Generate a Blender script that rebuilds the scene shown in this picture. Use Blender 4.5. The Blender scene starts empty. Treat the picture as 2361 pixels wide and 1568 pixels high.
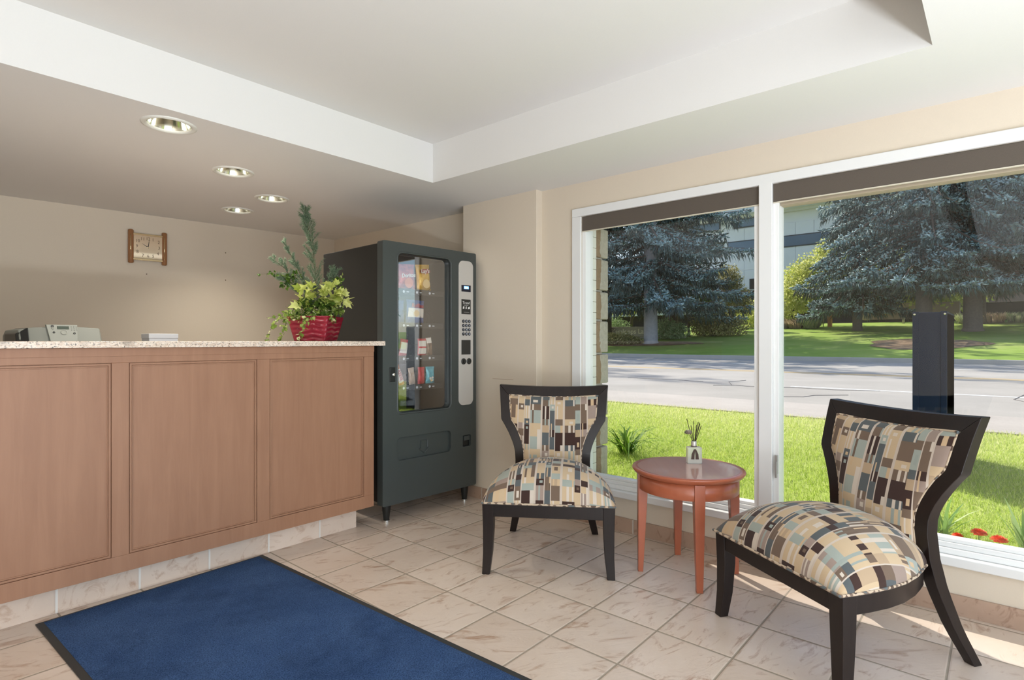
import bpy, bmesh, math, random
import numpy as np
from mathutils import Vector, Matrix, noise as mnoise
R = math.radians
random.seed(7); rng = np.random.default_rng(7)
sc = bpy.context.scene; col = sc.collection

# ------------------------------------------------------------------ camera
EYE = 1.12
cam = bpy.data.cameras.new('camera'); cam_o = bpy.data.objects.new('camera', cam); col.objects.link(cam_o)
cam.sensor_width = 36; cam.lens = 1304 / 2361 * 36; cam.shift_y = 2 / 2361
cam.clip_start = .05; cam.clip_end = 300
cam_o.location = (0, 0, EYE); cam_o.rotation_euler = (R(90), 0, R(40.9 - 90))
sc.camera = cam_o
# ------------------------------------------------------------------ exposure, sky, sun, added fill lamps
vs = sc.view_settings
vs.view_transform = 'Standard'; vs.look = 'None'; vs.gamma = 1; vs.use_curve_mapping = False; vs.exposure = 0.12
SUN_DIR = Vector((.455, .89, .91)).normalized()
w = bpy.data.worlds.new('world'); sc.world = w; w.use_nodes = True
nt = w.node_tree; bg = nt.nodes['Background']
sky = nt.nodes.new('ShaderNodeTexSky'); sky.sky_type = 'NISHITA'; sky.sun_disc = False
sky.sun_elevation = R(42); sky.sun_rotation = math.atan2(SUN_DIR.x, SUN_DIR.y)
nt.links.new(sky.outputs[0], bg.inputs[0]); bg.inputs[1].default_value = .25
def light(name, kind, loc, energy, color=(1, 1, 1), direction=None, **kw):
    l = bpy.data.lights.new(name, kind); l.energy = energy; l.color = color
    for k, v in kw.items(): setattr(l, k, v)
    o = bpy.data.objects.new(name, l); col.objects.link(o); o.location = loc
    if direction is not None: o.rotation_euler = Vector(direction).to_track_quat('-Z', 'Y').to_euler()
    return o
light('sun', 'SUN', (10, 18, 20), 5.2, (1, .95, .86), -SUN_DIR, angle=R(.53))
# added area lamps: entrance daylight boosted as fill, plus an upward fill for ceilings
light('entrance_fill', 'AREA', (-.3, -1.66, 1.05), 68, (.87, .965, 1.06), (-.1, 1, 0), shape='RECTANGLE', size=3.6, size_y=1.9)
light('entrance_up_fill', 'AREA', (-.2, -1.62, .12), 172, (.89, .965, 1.05), (0, .08, 1), shape='RECTANGLE', size=4.2, size_y=.5)

# ------------------------------------------------------------------ helpers
class M:
    """collects geometry, then links it as one mesh object"""
    def __init__(s): s.v = []; s.f = []; s.uv = None; s.mi = []
    def add(s, vs, fs, mi=0):
        n = len(s.v); s.v += [tuple(p) for p in vs]; s.f += [tuple(i + n for i in f) for f in fs]; s.mi += [mi] * len(fs); return s
    def box(s, x0, x1, y0, y1, z0, z1, mi=0):
        v = [(x, y, z) for z in (z0, z1) for y in (y0, y1) for x in (x0, x1)]
        return s.add(v, [(0, 2, 3, 1), (4, 5, 7, 6), (0, 1, 5, 4), (2, 6, 7, 3), (0, 4, 6, 2), (1, 3, 7, 5)], mi)
    def loft(s, rings, closed=False, caps=True, mi=0):
        k = len(rings[0]); v = [p for r in rings for p in r]; f = []; n = len(rings)
        for i in range(n if closed else n - 1):
            a, b = i * k, ((i + 1) % n) * k
            for j in range(k): f.append((a + j, a + (j + 1) % k, b + (j + 1) % k, b + j))
        if caps and not closed: f += [tuple(range(k))[::-1], tuple(range((n - 1) * k, n * k))]
        return s.add(v, f, mi)
    def tube(s, pts, r, n=8, closed=False, mi=0, caps=True):
        pts = [Vector(p) for p in pts]; rings = []; N = len(pts); up = None
        for i, p in enumerate(pts):
            if closed: t = pts[(i + 1) % N] - pts[i - 1]
            else: t = pts[min(i + 1, N - 1)] - pts[max(i - 1, 0)]
            t = t.normalized() if t.length > 0 else Vector((0, 0, 1))
            if up is None: up = t.orthogonal().normalized()
            up = (up - t * up.dot(t)); up = up.normalized() if up.length > 1e-6 else t.orthogonal().normalized()
            b = t.cross(up); rr = r[i] if isinstance(r, (list, tuple)) else r
            rings.append([p + (up * math.cos(a) + b * math.sin(a)) * rr for a in [2 * math.pi * j / n for j in range(n)]])
        return s.loft(rings, closed, caps, mi)
    def lathe(s, prof, n=32, c=(0, 0, 0), mi=0, caps=True):
        rings = [[(c[0] + r * math.cos(a), c[1] + r * math.sin(a), c[2] + z) for a in [2 * math.pi * j / n for j in range(n)]] for r, z in prof]
        return s.loft(rings, False, caps, mi)
    def prism(s, poly, y0, y1, mi=0):   # polygon in x,z pushed along y
        n = len(poly); v = [(x, y0, z) for x, z in poly] + [(x, y1, z) for x, z in poly]
        return s.add(v, [tuple(range(n)), tuple(range(n, 2 * n))[::-1]] + [(i, i + n, (i + 1) % n + n, (i + 1) % n) for i in range(n)], mi)
    def grid(s, nu, nv, fn, uvf=None, mi=0, wrap=False):
        v = [fn(i / nu, j / nv) for j in range(nv + 1) for i in range(nu + 1)]
        f = [(j * (nu + 1) + i, j * (nu + 1) + i + 1, (j + 1) * (nu + 1) + i + 1, (j + 1) * (nu + 1) + i) for j in range(nv) for i in range(nu)]
        return s.add(v, f, mi)
    def build(s, name, m, parent=None, smooth=False, bevel=0, seg=2, uv=None, fix=True, sub=0, tone=None, angle=35):
        me = bpy.data.meshes.new(name); me.from_pydata(s.v, [], s.f)
        for x in (m if isinstance(m, (list, tuple)) else [m]): me.materials.append(x)
        if any(s.mi): me.polygons.foreach_set('material_index', s.mi)
        if uv is not None:
            l = me.uv_layers.new(name='UVMap')
            for lp in me.loops: l.data[lp.index].uv = uv[lp.vertex_index]
        if tone is not None:
            a = me.attributes.new('tone', 'FLOAT', 'FACE'); a.data.foreach_set('value', np.asarray(tone, dtype=np.float32))
        if fix:
            b = bmesh.new(); b.from_mesh(me); bmesh.ops.recalc_face_normals(b, faces=b.faces); b.to_mesh(me); b.free()
        if smooth: me.shade_smooth()
        o = bpy.data.objects.new(name, me); col.objects.link(o)
        if parent is not None: o.parent = parent
        if bevel:
            md = o.modifiers.new('bevel', 'BEVEL'); md.width = bevel; md.segments = seg; md.limit_method = 'ANGLE'; md.angle_limit = R(angle)
            if not smooth: me.shade_smooth(); md.harden_normals = True
        if sub:
            md = o.modifiers.new('sub', 'SUBSURF'); md.levels = sub; md.render_levels = sub
        return o
def tag(o, label=None, cat=None, group=None, kind=None):
    for k, v in (('label', label), ('category', cat), ('group', group), ('kind', kind)):
        if v: o[k] = v
    return o
def thing(name, label, cat, loc=(0, 0, 0), rz=0, group=None):
    o = bpy.data.objects.new(name, None); col.objects.link(o); o.location = loc; o.rotation_euler = (0, 0, rz); o.empty_display_size = .1
    return tag(o, label, cat, group)
def struct(m, name, mt, label, cat, **kw):
    o = m.build(name, mt, **kw); tag(o, label, cat, None, 'structure'); return o
def text(body, name, size, mt, parent, loc, rot=(R(90), 0, 0), extrude=.0004, bold=0, align='CENTER', shear=0, sx=1):
    c = bpy.data.curves.new('lettering', 'FONT'); c.body = body; c.size = size; c.extrude = extrude; c.offset = bold; c.align_x = align; c.align_y = 'CENTER'; c.shear = shear; c.resolution_u = 2
    t = bpy.data.objects.new('lettering', c); col.objects.link(t)
    me = bpy.data.meshes.new_from_object(t); bpy.data.objects.remove(t); bpy.data.curves.remove(c)
    me.name = name; me.materials.clear(); me.materials.append(mt)
    o = bpy.data.objects.new(name, me); col.objects.link(o); o.parent = parent; o.location = loc; o.rotation_euler = rot; o.scale = (sx, 1, 1)
    return o
def copy_tree(o, parent=None):
    c = o.copy(); col.objects.link(c); c.parent = parent
    for ch in o.children: copy_tree(ch, c)
    return c
def rrect(x0, x1, z0, z1, r, n=6):
    p = []
    for cx, cz, a0 in ((x1 - r, z1 - r, 0), (x0 + r, z1 - r, 90), (x0 + r, z0 + r, 180), (x1 - r, z0 + r, 270)):
        for i in range(n + 1): a = R(a0 + 90 * i / n); p.append((cx + r * math.cos(a), cz + r * math.sin(a)))
    return p
def circle(cx, cz, r, n=32): return [(cx + r * math.cos(2 * math.pi * i / n), cz + r * math.sin(2 * math.pi * i / n)) for i in range(n)]
def holed(outer, holes):
    """2-D polygon with holes -> verts, triangles, loops"""
    b = bmesh.new(); E = []; loops = []
    for lp in [outer] + holes:
        vs = [b.verts.new((x, y, 0)) for x, y in lp]; loops.append(vs)
        E += [b.edges.new((vs[i], vs[(i + 1) % len(vs)])) for i in range(len(vs))]
    bmesh.ops.triangle_fill(b, edges=E, use_beauty=True)
    b.verts.index_update(); v = [(q.co.x, q.co.y) for q in b.verts]; f = [tuple(q.index for q in fc.verts) for fc in b.faces]
    L = [[q.index for q in lp] for lp in loops]; b.free(); return v, f, L
def plate(m, outer, holes, y0, y1, mi=0):   # x,z outline with holes, thickness along y
    v, f, L = holed(outer, holes); n = len(v)
    vv = [(x, y0, z) for x, z in v] + [(x, y1, z) for x, z in v]
    ff = list(f) + [tuple(i + n for i in t[::-1]) for t in f]
    for lp in L: ff += [(lp[i], lp[(i + 1) % len(lp)], lp[(i + 1) % len(lp)] + n, lp[i] + n) for i in range(len(lp))]
    return m.add(vv, ff, mi)

# ------------------------------------------------------------------ materials
class NT:
    def __init__(s, name):
        s.m = bpy.data.materials.new(name); s.m.use_nodes = True; s.t = s.m.node_tree; s.b = s.t.nodes['Principled BSDF']; s.out = s.t.nodes['Material Output']
    def n(s, kind, **kw):
        x = s.t.nodes.new('ShaderNode' + kind)
        for k, v in kw.items(): setattr(x, k, v)
        return x
    def l(s, a, b): s.t.links.new(a, b)
    def val(s, x, i):
        if hasattr(x, 'is_linked'): s.l(x, i)
        else: i.default_value = x
    def math(s, op, a, b=0, c=0):
        x = s.n('Math', operation=op); s.val(a, x.inputs[0]); s.val(b, x.inputs[1]); s.val(c, x.inputs[2]); return x.outputs[0]
    def mix(s, f, a, b, bt='MIX'):
        x = s.n('Mix', data_type='RGBA', blend_type=bt); s.val(f, x.inputs[0])
        for q, i in ((a, 6), (b, 7)): s.val(q if hasattr(q, 'is_linked') or len(q) == 4 else (*q, 1), x.inputs[i])
        return x.outputs[2]
    def noise(s, vec, scale, detail=3, rough=.55, dist=0):
        x = s.n('TexNoise'); x.inputs['Scale'].default_value = scale; x.inputs['Detail'].default_value = detail; x.inputs['Roughness'].default_value = rough; x.inputs['Distortion'].default_value = dist
        if vec is not None: s.l(vec, x.inputs['Vector'])
        return x.outputs[0]
    def ramp(s, f, stops, interp='LINEAR'):
        x = s.n('ValToRGB'); e = x.color_ramp; e.interpolation = interp
        while len(e.elements) < len(stops): e.elements.new(.5)
        for el, (p, c) in zip(e.elements, stops): el.position = p; el.color = (*c, 1) if len(c) == 3 else c
        s.l(f, x.inputs[0]); return x.outputs[0]
    def obj(s): return s.n('TexCoord').outputs['Object']
    def pos(s): return s.n('NewGeometry').outputs['Position']
    def scale(s, v, sx, sy, sz):
        x = s.n('Mapping'); s.l(v, x.inputs[0]); x.inputs['Scale'].default_value = (sx, sy, sz); return x.outputs[0]
    def bump(s, h, strength, dist=.01):
        x = s.n('Bump'); x.inputs['Strength'].default_value = strength; x.inputs['Distance'].default_value = dist; s.l(h, x.inputs['Height']); s.l(x.outputs[0], s.b.inputs['Normal'])
    def set(s, color=None, rough=None, metal=None, spec=None, coat=None, trans=None):
        for v, k in ((color, 'Base Color'), (rough, 'Roughness'), (metal, 'Metallic'), (spec, 'Specular IOR Level'), (coat, 'Coat Weight')):
            if v is None: continue
            if k == 'Base Color' and not hasattr(v, 'is_linked'): v = (*v, 1)
            s.val(v, s.b.inputs[k])
        return s
    def attr(s, nm): x = s.n('Attribute'); x.attribute_name = nm; return x.outputs['Fac']
def plain(name, c, rough=.5, metal=0, spec=.5, var=0, scale=30, bump=0, coat=0):
    k = NT(name); cc = c
    if var:
        nz = k.noise(k.obj(), scale, 4); cc = k.mix(nz, [x * (1 - var) for x in c], [min(1, x * (1 + var)) for x in c])
        if bump: k.bump(nz, bump, .004)
    k.set(cc, rough, metal, spec, coat); return k.m
def srgb(r, g, b): return tuple(((x / 255) / 12.92 if x / 255 < .04045 else ((x / 255 + .055) / 1.055) ** 2.4) for x in (r, g, b))

wall_m = plain('beige_wall_paint', srgb(216, 203, 184), .75, var=.03, scale=220, bump=.08)
ceil_m = plain('white_ceiling_paint', srgb(224, 222, 218), .85, var=.015, scale=150, bump=.05)
white_m = plain('white_trim_paint', srgb(228, 228, 226), .35)
vinyl_m = plain('white_window_vinyl', srgb(235, 235, 233), .3)
esp_k = NT('espresso_wood'); nz = esp_k.noise(esp_k.scale(esp_k.obj(), 90, 90, 8), 1, 4)
esp_k.set(esp_k.mix(nz, srgb(20, 14, 13), srgb(40, 30, 27)), .36, spec=.35, coat=.04); esp_m = esp_k.m

def tile_mat(name, sx, sy, ox, oy, c1, c2, vein, grout, axes=('X', 'Y'), gw=.012, rough=.28, bump=.5):
    k = NT(name); s = k.n('SeparateXYZ'); k.l(k.pos(), s.inputs[0])
    u = k.math('DIVIDE', k.math('SUBTRACT', s.outputs[axes[0]], ox), sx); v = k.math('DIVIDE', k.math('SUBTRACT', s.outputs[axes[1]], oy), sy)
    fu = k.math('FRACT', u); fv = k.math('FRACT', v)
    du = k.math('MINIMUM', fu, k.math('SUBTRACT', 1, fu)); dv = k.math('MINIMUM', fv, k.math('SUBTRACT', 1, fv))
    d = k.math('MINIMUM', du, dv); isg = k.math('LESS_THAN', d, gw)
    cell = k.n('CombineXYZ'); k.l(k.math('FLOOR', u), cell.inputs[0]); k.l(k.math('FLOOR', v), cell.inputs[1])
    wn = k.n('TexWhiteNoise'); k.l(cell.outputs[0], wn.inputs[0])
    off = k.n('VectorMath', operation='MULTIPLY_ADD'); k.l(wn.outputs['Color'], off.inputs[0]); off.inputs[1].default_value = (30, 30, 30); k.l(k.pos(), off.inputs[2])
    rot = k.n('VectorRotate'); rot.rotation_type = 'Z_AXIS'; k.l(off.outputs[0], rot.inputs[0]); k.l(k.math('MULTIPLY', wn.outputs[0], .9), rot.inputs['Angle'])
    st = k.scale(rot.outputs[0], 3.2, 9, 5)
    n1 = k.noise(off.outputs[0], 5, 4); n2 = k.noise(st, 1.6, 8, .68, 1.6)
    base = k.mix(n1, c1, c2)
    base = k.mix(k.math('MULTIPLY', k.ramp(n2, [(.54, (0, 0, 0)), (.68, (1, 1, 1))]), .8), base, vein)
    base = k.mix(k.math('MULTIPLY', k.math('SUBTRACT', wn.outputs[0], .3), .28), base, srgb(160, 130, 104))
    k.set(k.mix(isg, base, grout), k.math('MULTIPLY_ADD', isg, .5, rough))
    h = k.math('ADD', k.math('MULTIPLY', n2, .55), k.math('MULTIPLY', k.math('SMOOTH_MIN', k.math('MULTIPLY', d, 18), .5, .1), 1.2))
    k.bump(h, bump, .006); return k.m
floor_m = tile_mat('beige_slate_floor_tile', .2965, .2895, 2.018, 2.745, srgb(205, 184, 165), srgb(226, 211, 197), srgb(160, 122, 94), srgb(158, 145, 128), gw=.0125)
base_y_m = tile_mat('brown_skirting_tile', .5, .29, 10, 1.615, srgb(164, 136, 116), srgb(194, 166, 146), srgb(128, 94, 76), srgb(200, 190, 178), axes=('X', 'Y'), gw=.013, rough=.4)
base_x_m = tile_mat('pale_plinth_tile', .2965, .5, 1.717, 10.2, srgb(212, 190, 172), srgb(230, 212, 196), srgb(182, 146, 120), srgb(226, 220, 212), gw=.014, rough=.4)

# ------------------------------------------------------------------ room shell
ZC, ZT = 2.105, 2.346
XW = 2.945
LAMPS = [(.926, 2.87), (1.427, 3.383), (1.872, 3.82), (1.87, 4.358)]
floor_o = struct(M().box(-2.6, 3.06, -1.75, 5.3, -.12, 0), 'floor', floor_m, 'beige slate tile floor of the lobby', 'floor')
m = M()
v, f, L = holed([(-2.6, -1.75), (3.08, -1.75), (3.08, 5.35), (-2.6, 5.35)], [[(-2.2, .175), (2.341, .175), (2.341, 2.68), (-2.2, 2.68)][::-1]] + [circle(x, y, .088, 28) for x, y in LAMPS])
m.add([(x, y, ZC) for x, y in v], f)
tx0, tx1, ty0, ty1 = -2.2, 2.341, .175, 2.68
m.add([(tx0, ty0, ZC), (tx1, ty0, ZC), (tx1, ty1, ZC), (tx0, ty1, ZC), (tx0, ty0, ZT), (tx1, ty0, ZT), (tx1, ty1, ZT), (tx0, ty1, ZT)], [(0, 1, 5, 4), (1, 2, 6, 5), (2, 3, 7, 6), (3, 0, 4, 7), (4, 5, 6, 7)])
m.box(-2.7, 3.3, -1.85, 5.45, 2.52, 2.6)
struct(m, 'ceiling', ceil_m, 'white ceiling with a raised rectangular tray', 'ceiling', fix=False)
# back wall, very slightly off square
m = M(); y_at = lambda x: 5.119 - .0794 * (x - .624)
m.add([(x, y_at(x) + d, z) for x in (-2.7, 3.2) for d in (0, .12) for z in (0, 2.5)], [(0, 1, 5, 4), (2, 6, 7, 3), (0, 2, 3, 1), (4, 5, 7, 6), (1, 3, 7, 5), (0, 4, 6, 2)])
struct(m, 'wall_back', wall_m, 'beige wall behind the reception counter with the clock', 'wall')
struct(M().box(-2.7, -2.6, -1.75, 5.4, 0, 2.5), 'wall_left', wall_m, 'beige side wall of the lobby', 'wall')
# window wall with one long opening (two windows and a mullion)
WY0, WY1, WZ0, WZ1 = -1.35, 1.976, .215, 1.893
m = M(); m.box(XW, 3.06, -1.75, WY0, 0, 2.5); m.box(XW, 3.06, WY1, 2.3, 0, 2.5); m.box(XW, 3.06, WY0, WY1, 0, WZ0); m.box(XW, 3.06, WY0, WY1, WZ1, 2.5)
struct(m, 'wall_right', wall_m, 'beige window wall beside the armless chairs', 'wall')
pier = struct(M().box(2.888, 3.06, 2.29, 2.976, 0, 2.5), 'wall_pillar', wall_m, 'beige wall pier between vending machine and window', 'wall', bevel=.004)
M().box(2.8872, 2.8885, 2.49, 2.68, .856, .8585).build('scuff_mark', plain('brown_scuff', srgb(168, 140, 116), .8), pier)
struct(M().box(3.04, 3.06, 2.976, 5.2, 0, 2.5), 'wall_alcove', wall_m, 'beige alcove wall behind the vending machine', 'wall')
# entrance wall behind the camera
m = M(); m.box(-2.6, -2.1, -1.85, -1.75, 0, 2.5); m.box(2.7, 3.06, -1.85, -1.75, 0, 2.5); m.box(-2.1, 2.7, -1.85, -1.75, 2.05, 2.5)
struct(m, 'wall_front', wall_m, 'beige entrance wall around the glazed doors', 'wall')
# skirting tiles
m = M(); m.box(2.934, XW - .0005, -1.7, 2.289, .0005, .082)
struct(m, 'baseboard_right', base_y_m, 'brown tile skirting under the windows', 'baseboard')
m = M(); m.box(2.877, 2.8875, 2.279, 2.976, .0005, .082); m.box(2.8875, 2.934, 2.279, 2.2895, .0005, .082)
struct(m, 'baseboard_pillar', base_y_m, 'brown tile skirting at the foot of the wall pier', 'baseboard')
struct(M().box(3.03, 3.0398, 2.978, 4.9, .0005, .082), 'baseboard_alcove', base_y_m, 'brown tile skirting in the vending machine alcove', 'baseboard')

# glass, thin
gk = NT('clear_window_glass'); tr = gk.n('BsdfTransparent'); gl = gk.n('BsdfGlossy'); gl.inputs['Roughness'].default_value = 0
fr = gk.n('LayerWeight'); fr.inputs[0].default_value = .5; mx = gk.n('MixShader'); gk.l(gk.math('MULTIPLY_ADD', gk.math('POWER', fr.outputs['Facing'], 5), .6, .03), mx.inputs[0]); gk.l(tr.outputs[0], mx.inputs[1]); gk.l(gl.outputs[0], mx.inputs[2]); gk.l(mx.outputs[0], gk.out.inputs[0]); glass_m = gk.m
vk = NT('reflective_cabinet_glass'); tr = vk.n('BsdfTransparent'); gl = vk.n('BsdfGlossy'); gl.inputs['Roughness'].default_value = 0; gl.inputs['Color'].default_value = (1, 1, 1, 1)
mx = vk.n('MixShader'); lw = vk.n('LayerWeight'); lw.inputs[0].default_value = .5; vk.l(vk.math('MULTIPLY_ADD', vk.math('POWER', lw.outputs['Facing'], 5), .6, .26), mx.inputs[0]); vk.l(tr.outputs[0], mx.inputs[1]); vk.l(gl.outputs[0], mx.inputs[2]); vk.l(mx.outputs[0], vk.out.inputs[0]); vglass_m = vk.m

# window casing and stool
m = M(); cy0, cy1 = WY0 - .066, 2.042
m.box(2.93, XW, 1.976, cy1, .2, 1.893); m.box(2.93, XW, cy0, cy1 - .0, 1.893, 1.945); m.box(2.93, XW, cy0, WY0, .2, 1.893)
struct(m, 'trim_1', white_m, 'white casing around the large windows', 'trim', bevel=.004)
m = M(); m.box(2.915, 2.99, cy0 - .02, cy1 + .02, .199, .2385)
struct(m, 'trim_2', white_m, 'white window stool running under both windows', 'trim', bevel=.006)
struct(M().box(2.93, 3.055, .852, .915, .238, 1.9), 'trim_3', white_m, 'white mullion post between the two windows', 'trim', bevel=.003)
beige_m = plain('beige_head_tone', srgb(166, 152, 130), .6)  # beige on the head rails only; jambs and sills stay white vinyl
def window(name, y0, y1, label, inset_head, fixed):
    fr = M(); t = .027
    fr.box(2.948, 3.03, y0, y0 + t, .24, 1.9); fr.box(2.948, 3.03, y1 - t, y1, .24, 1.9)
    o = struct(fr, name, vinyl_m, label, 'window', bevel=.002)
    b = M(); b.box(2.95, 3.03, y0 + t, y1 - t, .2386, .262); b.box(2.966, 3.03, y0 + t, y1 - t, .262, .282); b.box(2.978, 3.03, y0 + t, y1 - t, .282, .297)
    b.build('sill_rail', vinyl_m, o, bevel=.002)
    hd = M(); hd.box(2.965, 3.03, y0 + t, y1 - t, 1.9 - inset_head, 1.9); hd.box(2.96, 2.97, y0 + t, y1 - t, 1.9 - inset_head + .02, 1.9); hd.build('head_rail', beige_m, o, bevel=.003)
    p = M(); p.box(3.0, 3.004, y0 + t, y1 - t, .29, 1.9 - inset_head); p.build('pane', glass_m, o)
    return o
w1 = window('window_1', .915, 1.976, 'white framed fixed window behind the round table', .02, True)
w2 = window('window_2', WY0, .852, 'white framed window behind the larger looking chair', .115, True)
l = M(); l.box(2.936, 2.95, .828, .842, .47, .56); l.box(2.93, 2.938, .83, .84, .45, .53); l.build('window_latch', plain('grey_latch_metal', (.45, .45, .44), .35, .6), w2, bevel=.002)
bk = NT('brown_blind_fabric'); nz = bk.noise(bk.scale(bk.obj(), 1, 120, 40), 6, 5, .7); bk.set(bk.mix(nz, srgb(74, 66, 58), srgb(104, 94, 84)), .9); blind_m = bk.m
cream_m = plain('cream_blind_bar', srgb(206, 198, 180), .5)
bead_m = plain('white_bead_chain', srgb(205, 205, 203), .4)
def blind(y0, y1, label):
    t = thing('roller_blind', label, 'blind', (2.95, (y0 + y1) / 2, 1.885), 0, 'roller blinds at the top of the windows'); h = (y1 - y0) / 2
    M().box(-.005, -.002, -h, h, -.084, .006).build('fabric', blind_m, t)
    M().box(-.008, .004, -h, h, -.0885, -.083).build('hem_bar', cream_m, t, bevel=.001)
    M().tube([(.02, -h, -.025), (.02, h, -.025)], .02, 14).build('roller_tube', blind_m, t, smooth=True)
    return t
blind(.917, 1.974, 'rolled-up brown roller blind above the round table window')
b2 = blind(WY0, .850, 'rolled-up brown roller blind above the window with the navy post')
m = M()
for k in range(150): m.tube([(.0, 2.2 / 2 - .012, -.1 - k * .0092), (.0, 2.2 / 2 - .012, -.1 - k * .0092 - .006)], .0022, 5)
m.build('bead_chain', bead_m, b2)

# entrance doors behind the camera
alu_m = plain('dark_aluminium', (.05, .05, .055), .4, .6)
m = M()
for x in (-2.1, -.9, .3, 1.5, 2.66): m.box(x, x + .04, -1.83, -1.78, 0, 2.05)
m.box(-2.1, 2.7, -1.83, -1.78, 2.0, 2.05); m.box(-2.1, 2.7, -1.83, -1.78, 0, .06)
d1 = struct(m, 'door_1', alu_m, 'dark framed glazed entrance doors', 'door')
m = M()
for x in (-2.06, -.86, .34, 1.54): m.box(x, x + 1.16 if x < 1.5 else 2.66, -1.806, -1.802, .06, 2.0)
m.build('pane', glass_m, d1)

# ------------------------------------------------------------------ reception counter
wk = NT('brown_maple_veneer'); nz = wk.noise(wk.scale(wk.obj(), 26, 26, 2.2), 1, 6, .6, .6); n2 = wk.noise(wk.obj(), 3, 3)
cc = wk.mix(nz, srgb(142, 99, 73), srgb(178, 134, 104)); cc = wk.mix(wk.math('MULTIPLY', n2, .35), cc, srgb(138, 96, 72)); wk.set(cc, .5); wk.bump(nz, .05, .002); wood_m = wk.m
groove_m = plain('dark_wood_groove', srgb(78, 46, 30), .6)
CX0, CX1, CY = -1.6, 2.024, 2.85
cnt = thing('reception_counter', 'brown maple panelled reception counter standing on a pale tile plinth', 'counter', (.4, 2.85, 0))
dx, dy = -.4, -2.85
def L_(m, x0, x1, y0, y1, z0, z1): return m.box(x0 + dx, x1 + dx, y0 + dy, y1 + dy, z0, z1)
body = M(); L_(body, CX0, CX1, CY + .012, 3.33, .128, 1.09)
body.build('body', wood_m, cnt)
edges = [-1.166, -.612, .144, .70, .764, 1.32, 1.385, 1.955]
fr = M(); L_(fr, CX0, CX1, CY, CY + .013, 1.026, 1.09); L_(fr, CX0, CX1, CY, CY + .013, .128, .20)
xs = [CX0, -1.19, -.56, -.48, .08, .144, .70, .764, 1.32, 1.385, 1.955, CX1]
for a, b in ((CX0, -1.19), (-.56, -.48), (.08, .144), (.70, .764), (1.32, 1.385), (1.955, CX1)): L_(fr, a, b, CY, CY + .013, .20, 1.026)
fr.build('face_frame', wood_m, cnt, bevel=.0015)
ap = M(); L_(ap, CX0, CX1, CY - .003, CY, 1.0545, 1.09); ap.build('apron_strip', wood_m, cnt, bevel=.001)
for a, b in ((-1.19, -.56), (-.48, .08), (.144, .70), (.764, 1.32), (1.385, 1.955)):
    p = M(); L_(p, a, b, CY + .0085, CY + .0125, .20, 1.026); po = p.build('panel', wood_m, cnt)
    bd = M(); t = .0075; z0, z1 = .20, 1.026
    rect = lambda i: [(a + i + dx, z0 + i), (b - i + dx, z0 + i), (b - i + dx, z1 - i), (a + i + dx, z1 - i)]
    for i0, i1, y in ((.0025, .0105, CY + .002), (.012, .017, CY + .0055)):
        o1, o2 = rect(i0), rect(i1)
        bd.loft([[(x, y + dy, z) for x, z in o1], [(x, y + dy, z) for x, z in o2], [(x, CY + .0085 + dy, z) for x, z in o2], [(x, CY + .0085 + dy, z) for x, z in o1]], closed=True)
    bd.build('bead_moulding', wood_m, po, bevel=.001)
pl = M(); L_(pl, CX0, 1.957, 2.935, 3.3, .0005, .128); pl.build('plinth', base_x_m, cnt)
gk = NT('speckled_granite'); p = gk.obj()
vo = gk.n('TexVoronoi'); vo.inputs['Scale'].default_value = 150; vo.inputs['Randomness'].default_value = 1; gk.l(gk.mix(.035, p, gk.n('TexNoise').outputs['Color']), vo.inputs[0])
sp = gk.noise(p, 110, 5, .75); big = gk.noise(p, 11, 4)
c = gk.ramp(vo.outputs['Color'], [(0, srgb(240, 226, 210)), (.45, srgb(230, 210, 192)), (.66, srgb(208, 182, 160)), (.8, srgb(236, 224, 212))])
c = gk.mix(gk.ramp(sp, [(.54, (0, 0, 0)), (.62, (1, 1, 1))]), c, srgb(92, 84, 80)); c = gk.mix(gk.ramp(big, [(.56, (0, 0, 0)), (.68, (.7, .7, .7))]), c, srgb(150, 136, 124)); gk.set(c, .18); granite_m = gk.m
top = M().box(CX0 - .02, 2.085, 2.818, 3.42, 1.0905, 1.1185).build('countertop', granite_m, bevel=.003)
tag(top, 'speckled beige granite countertop on the reception counter', 'countertop')

# ------------------------------------------------------------------ staff desk behind the counter with printer and box
desk = thing('staff_desk', 'low wooden staff desk hidden behind the reception counter', 'desk', (.8, 3.85, 0))
M().box(-.8, .9, -.33, .33, .72, .75).build('desk_top', wood_m, desk, bevel=.003)
for x in (-.76, .86):
    M().box(x - .03, x + .03, -.3, .3, 0, .72).build('side_panel', wood_m, desk, bevel=.002)
grey_m = plain('warm_grey_plastic', srgb(140, 141, 132), .6); dgrey_m = plain('dark_grey_plastic', srgb(38, 38, 36), .4); lgrey_m = plain('pale_grey_plastic', srgb(156, 157, 148), .6)
pr = thing('fax_printer', 'grey office printer with keypad showing above the counter edge', 'printer', (.67, 3.72, .75), 0)
M().box(-.17, .17, -.14, .24, 0, .36).build('body', grey_m, pr, bevel=.012)
m = M()   # tilted scanner lid, wide and rounded
def lid(x, z0, z1, y0): return [(x, y0, z0), (x, .26, z0), (x, .26, z1), (x, y0 + .04, z1)]
m.loft([lid(-.175, .35, .395, -.13), lid(-.165, .35, .425, -.15), lid(-.11, .35, .436, -.17), lid(0, .35, .442, -.18), lid(.1, .35, .44, -.17), lid(.16, .35, .436, -.16), lid(.172, .35, .39, -.14)])
m.build('lid', grey_m, pr, bevel=.006)
m = M(); m.loft([[(-.176, -.14, .352), (-.176, .2, .352), (-.176, .2, .405), (-.176, -.11, .405)], [(-.13, -.172, .352), (-.13, .2, .352), (-.13, .2, .436), (-.13, -.13, .436)]]); m.build('end_cap', dgrey_m, pr, bevel=.004)
m = M(); fy = lambda z: -.187 + (z - .35) * .45
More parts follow.
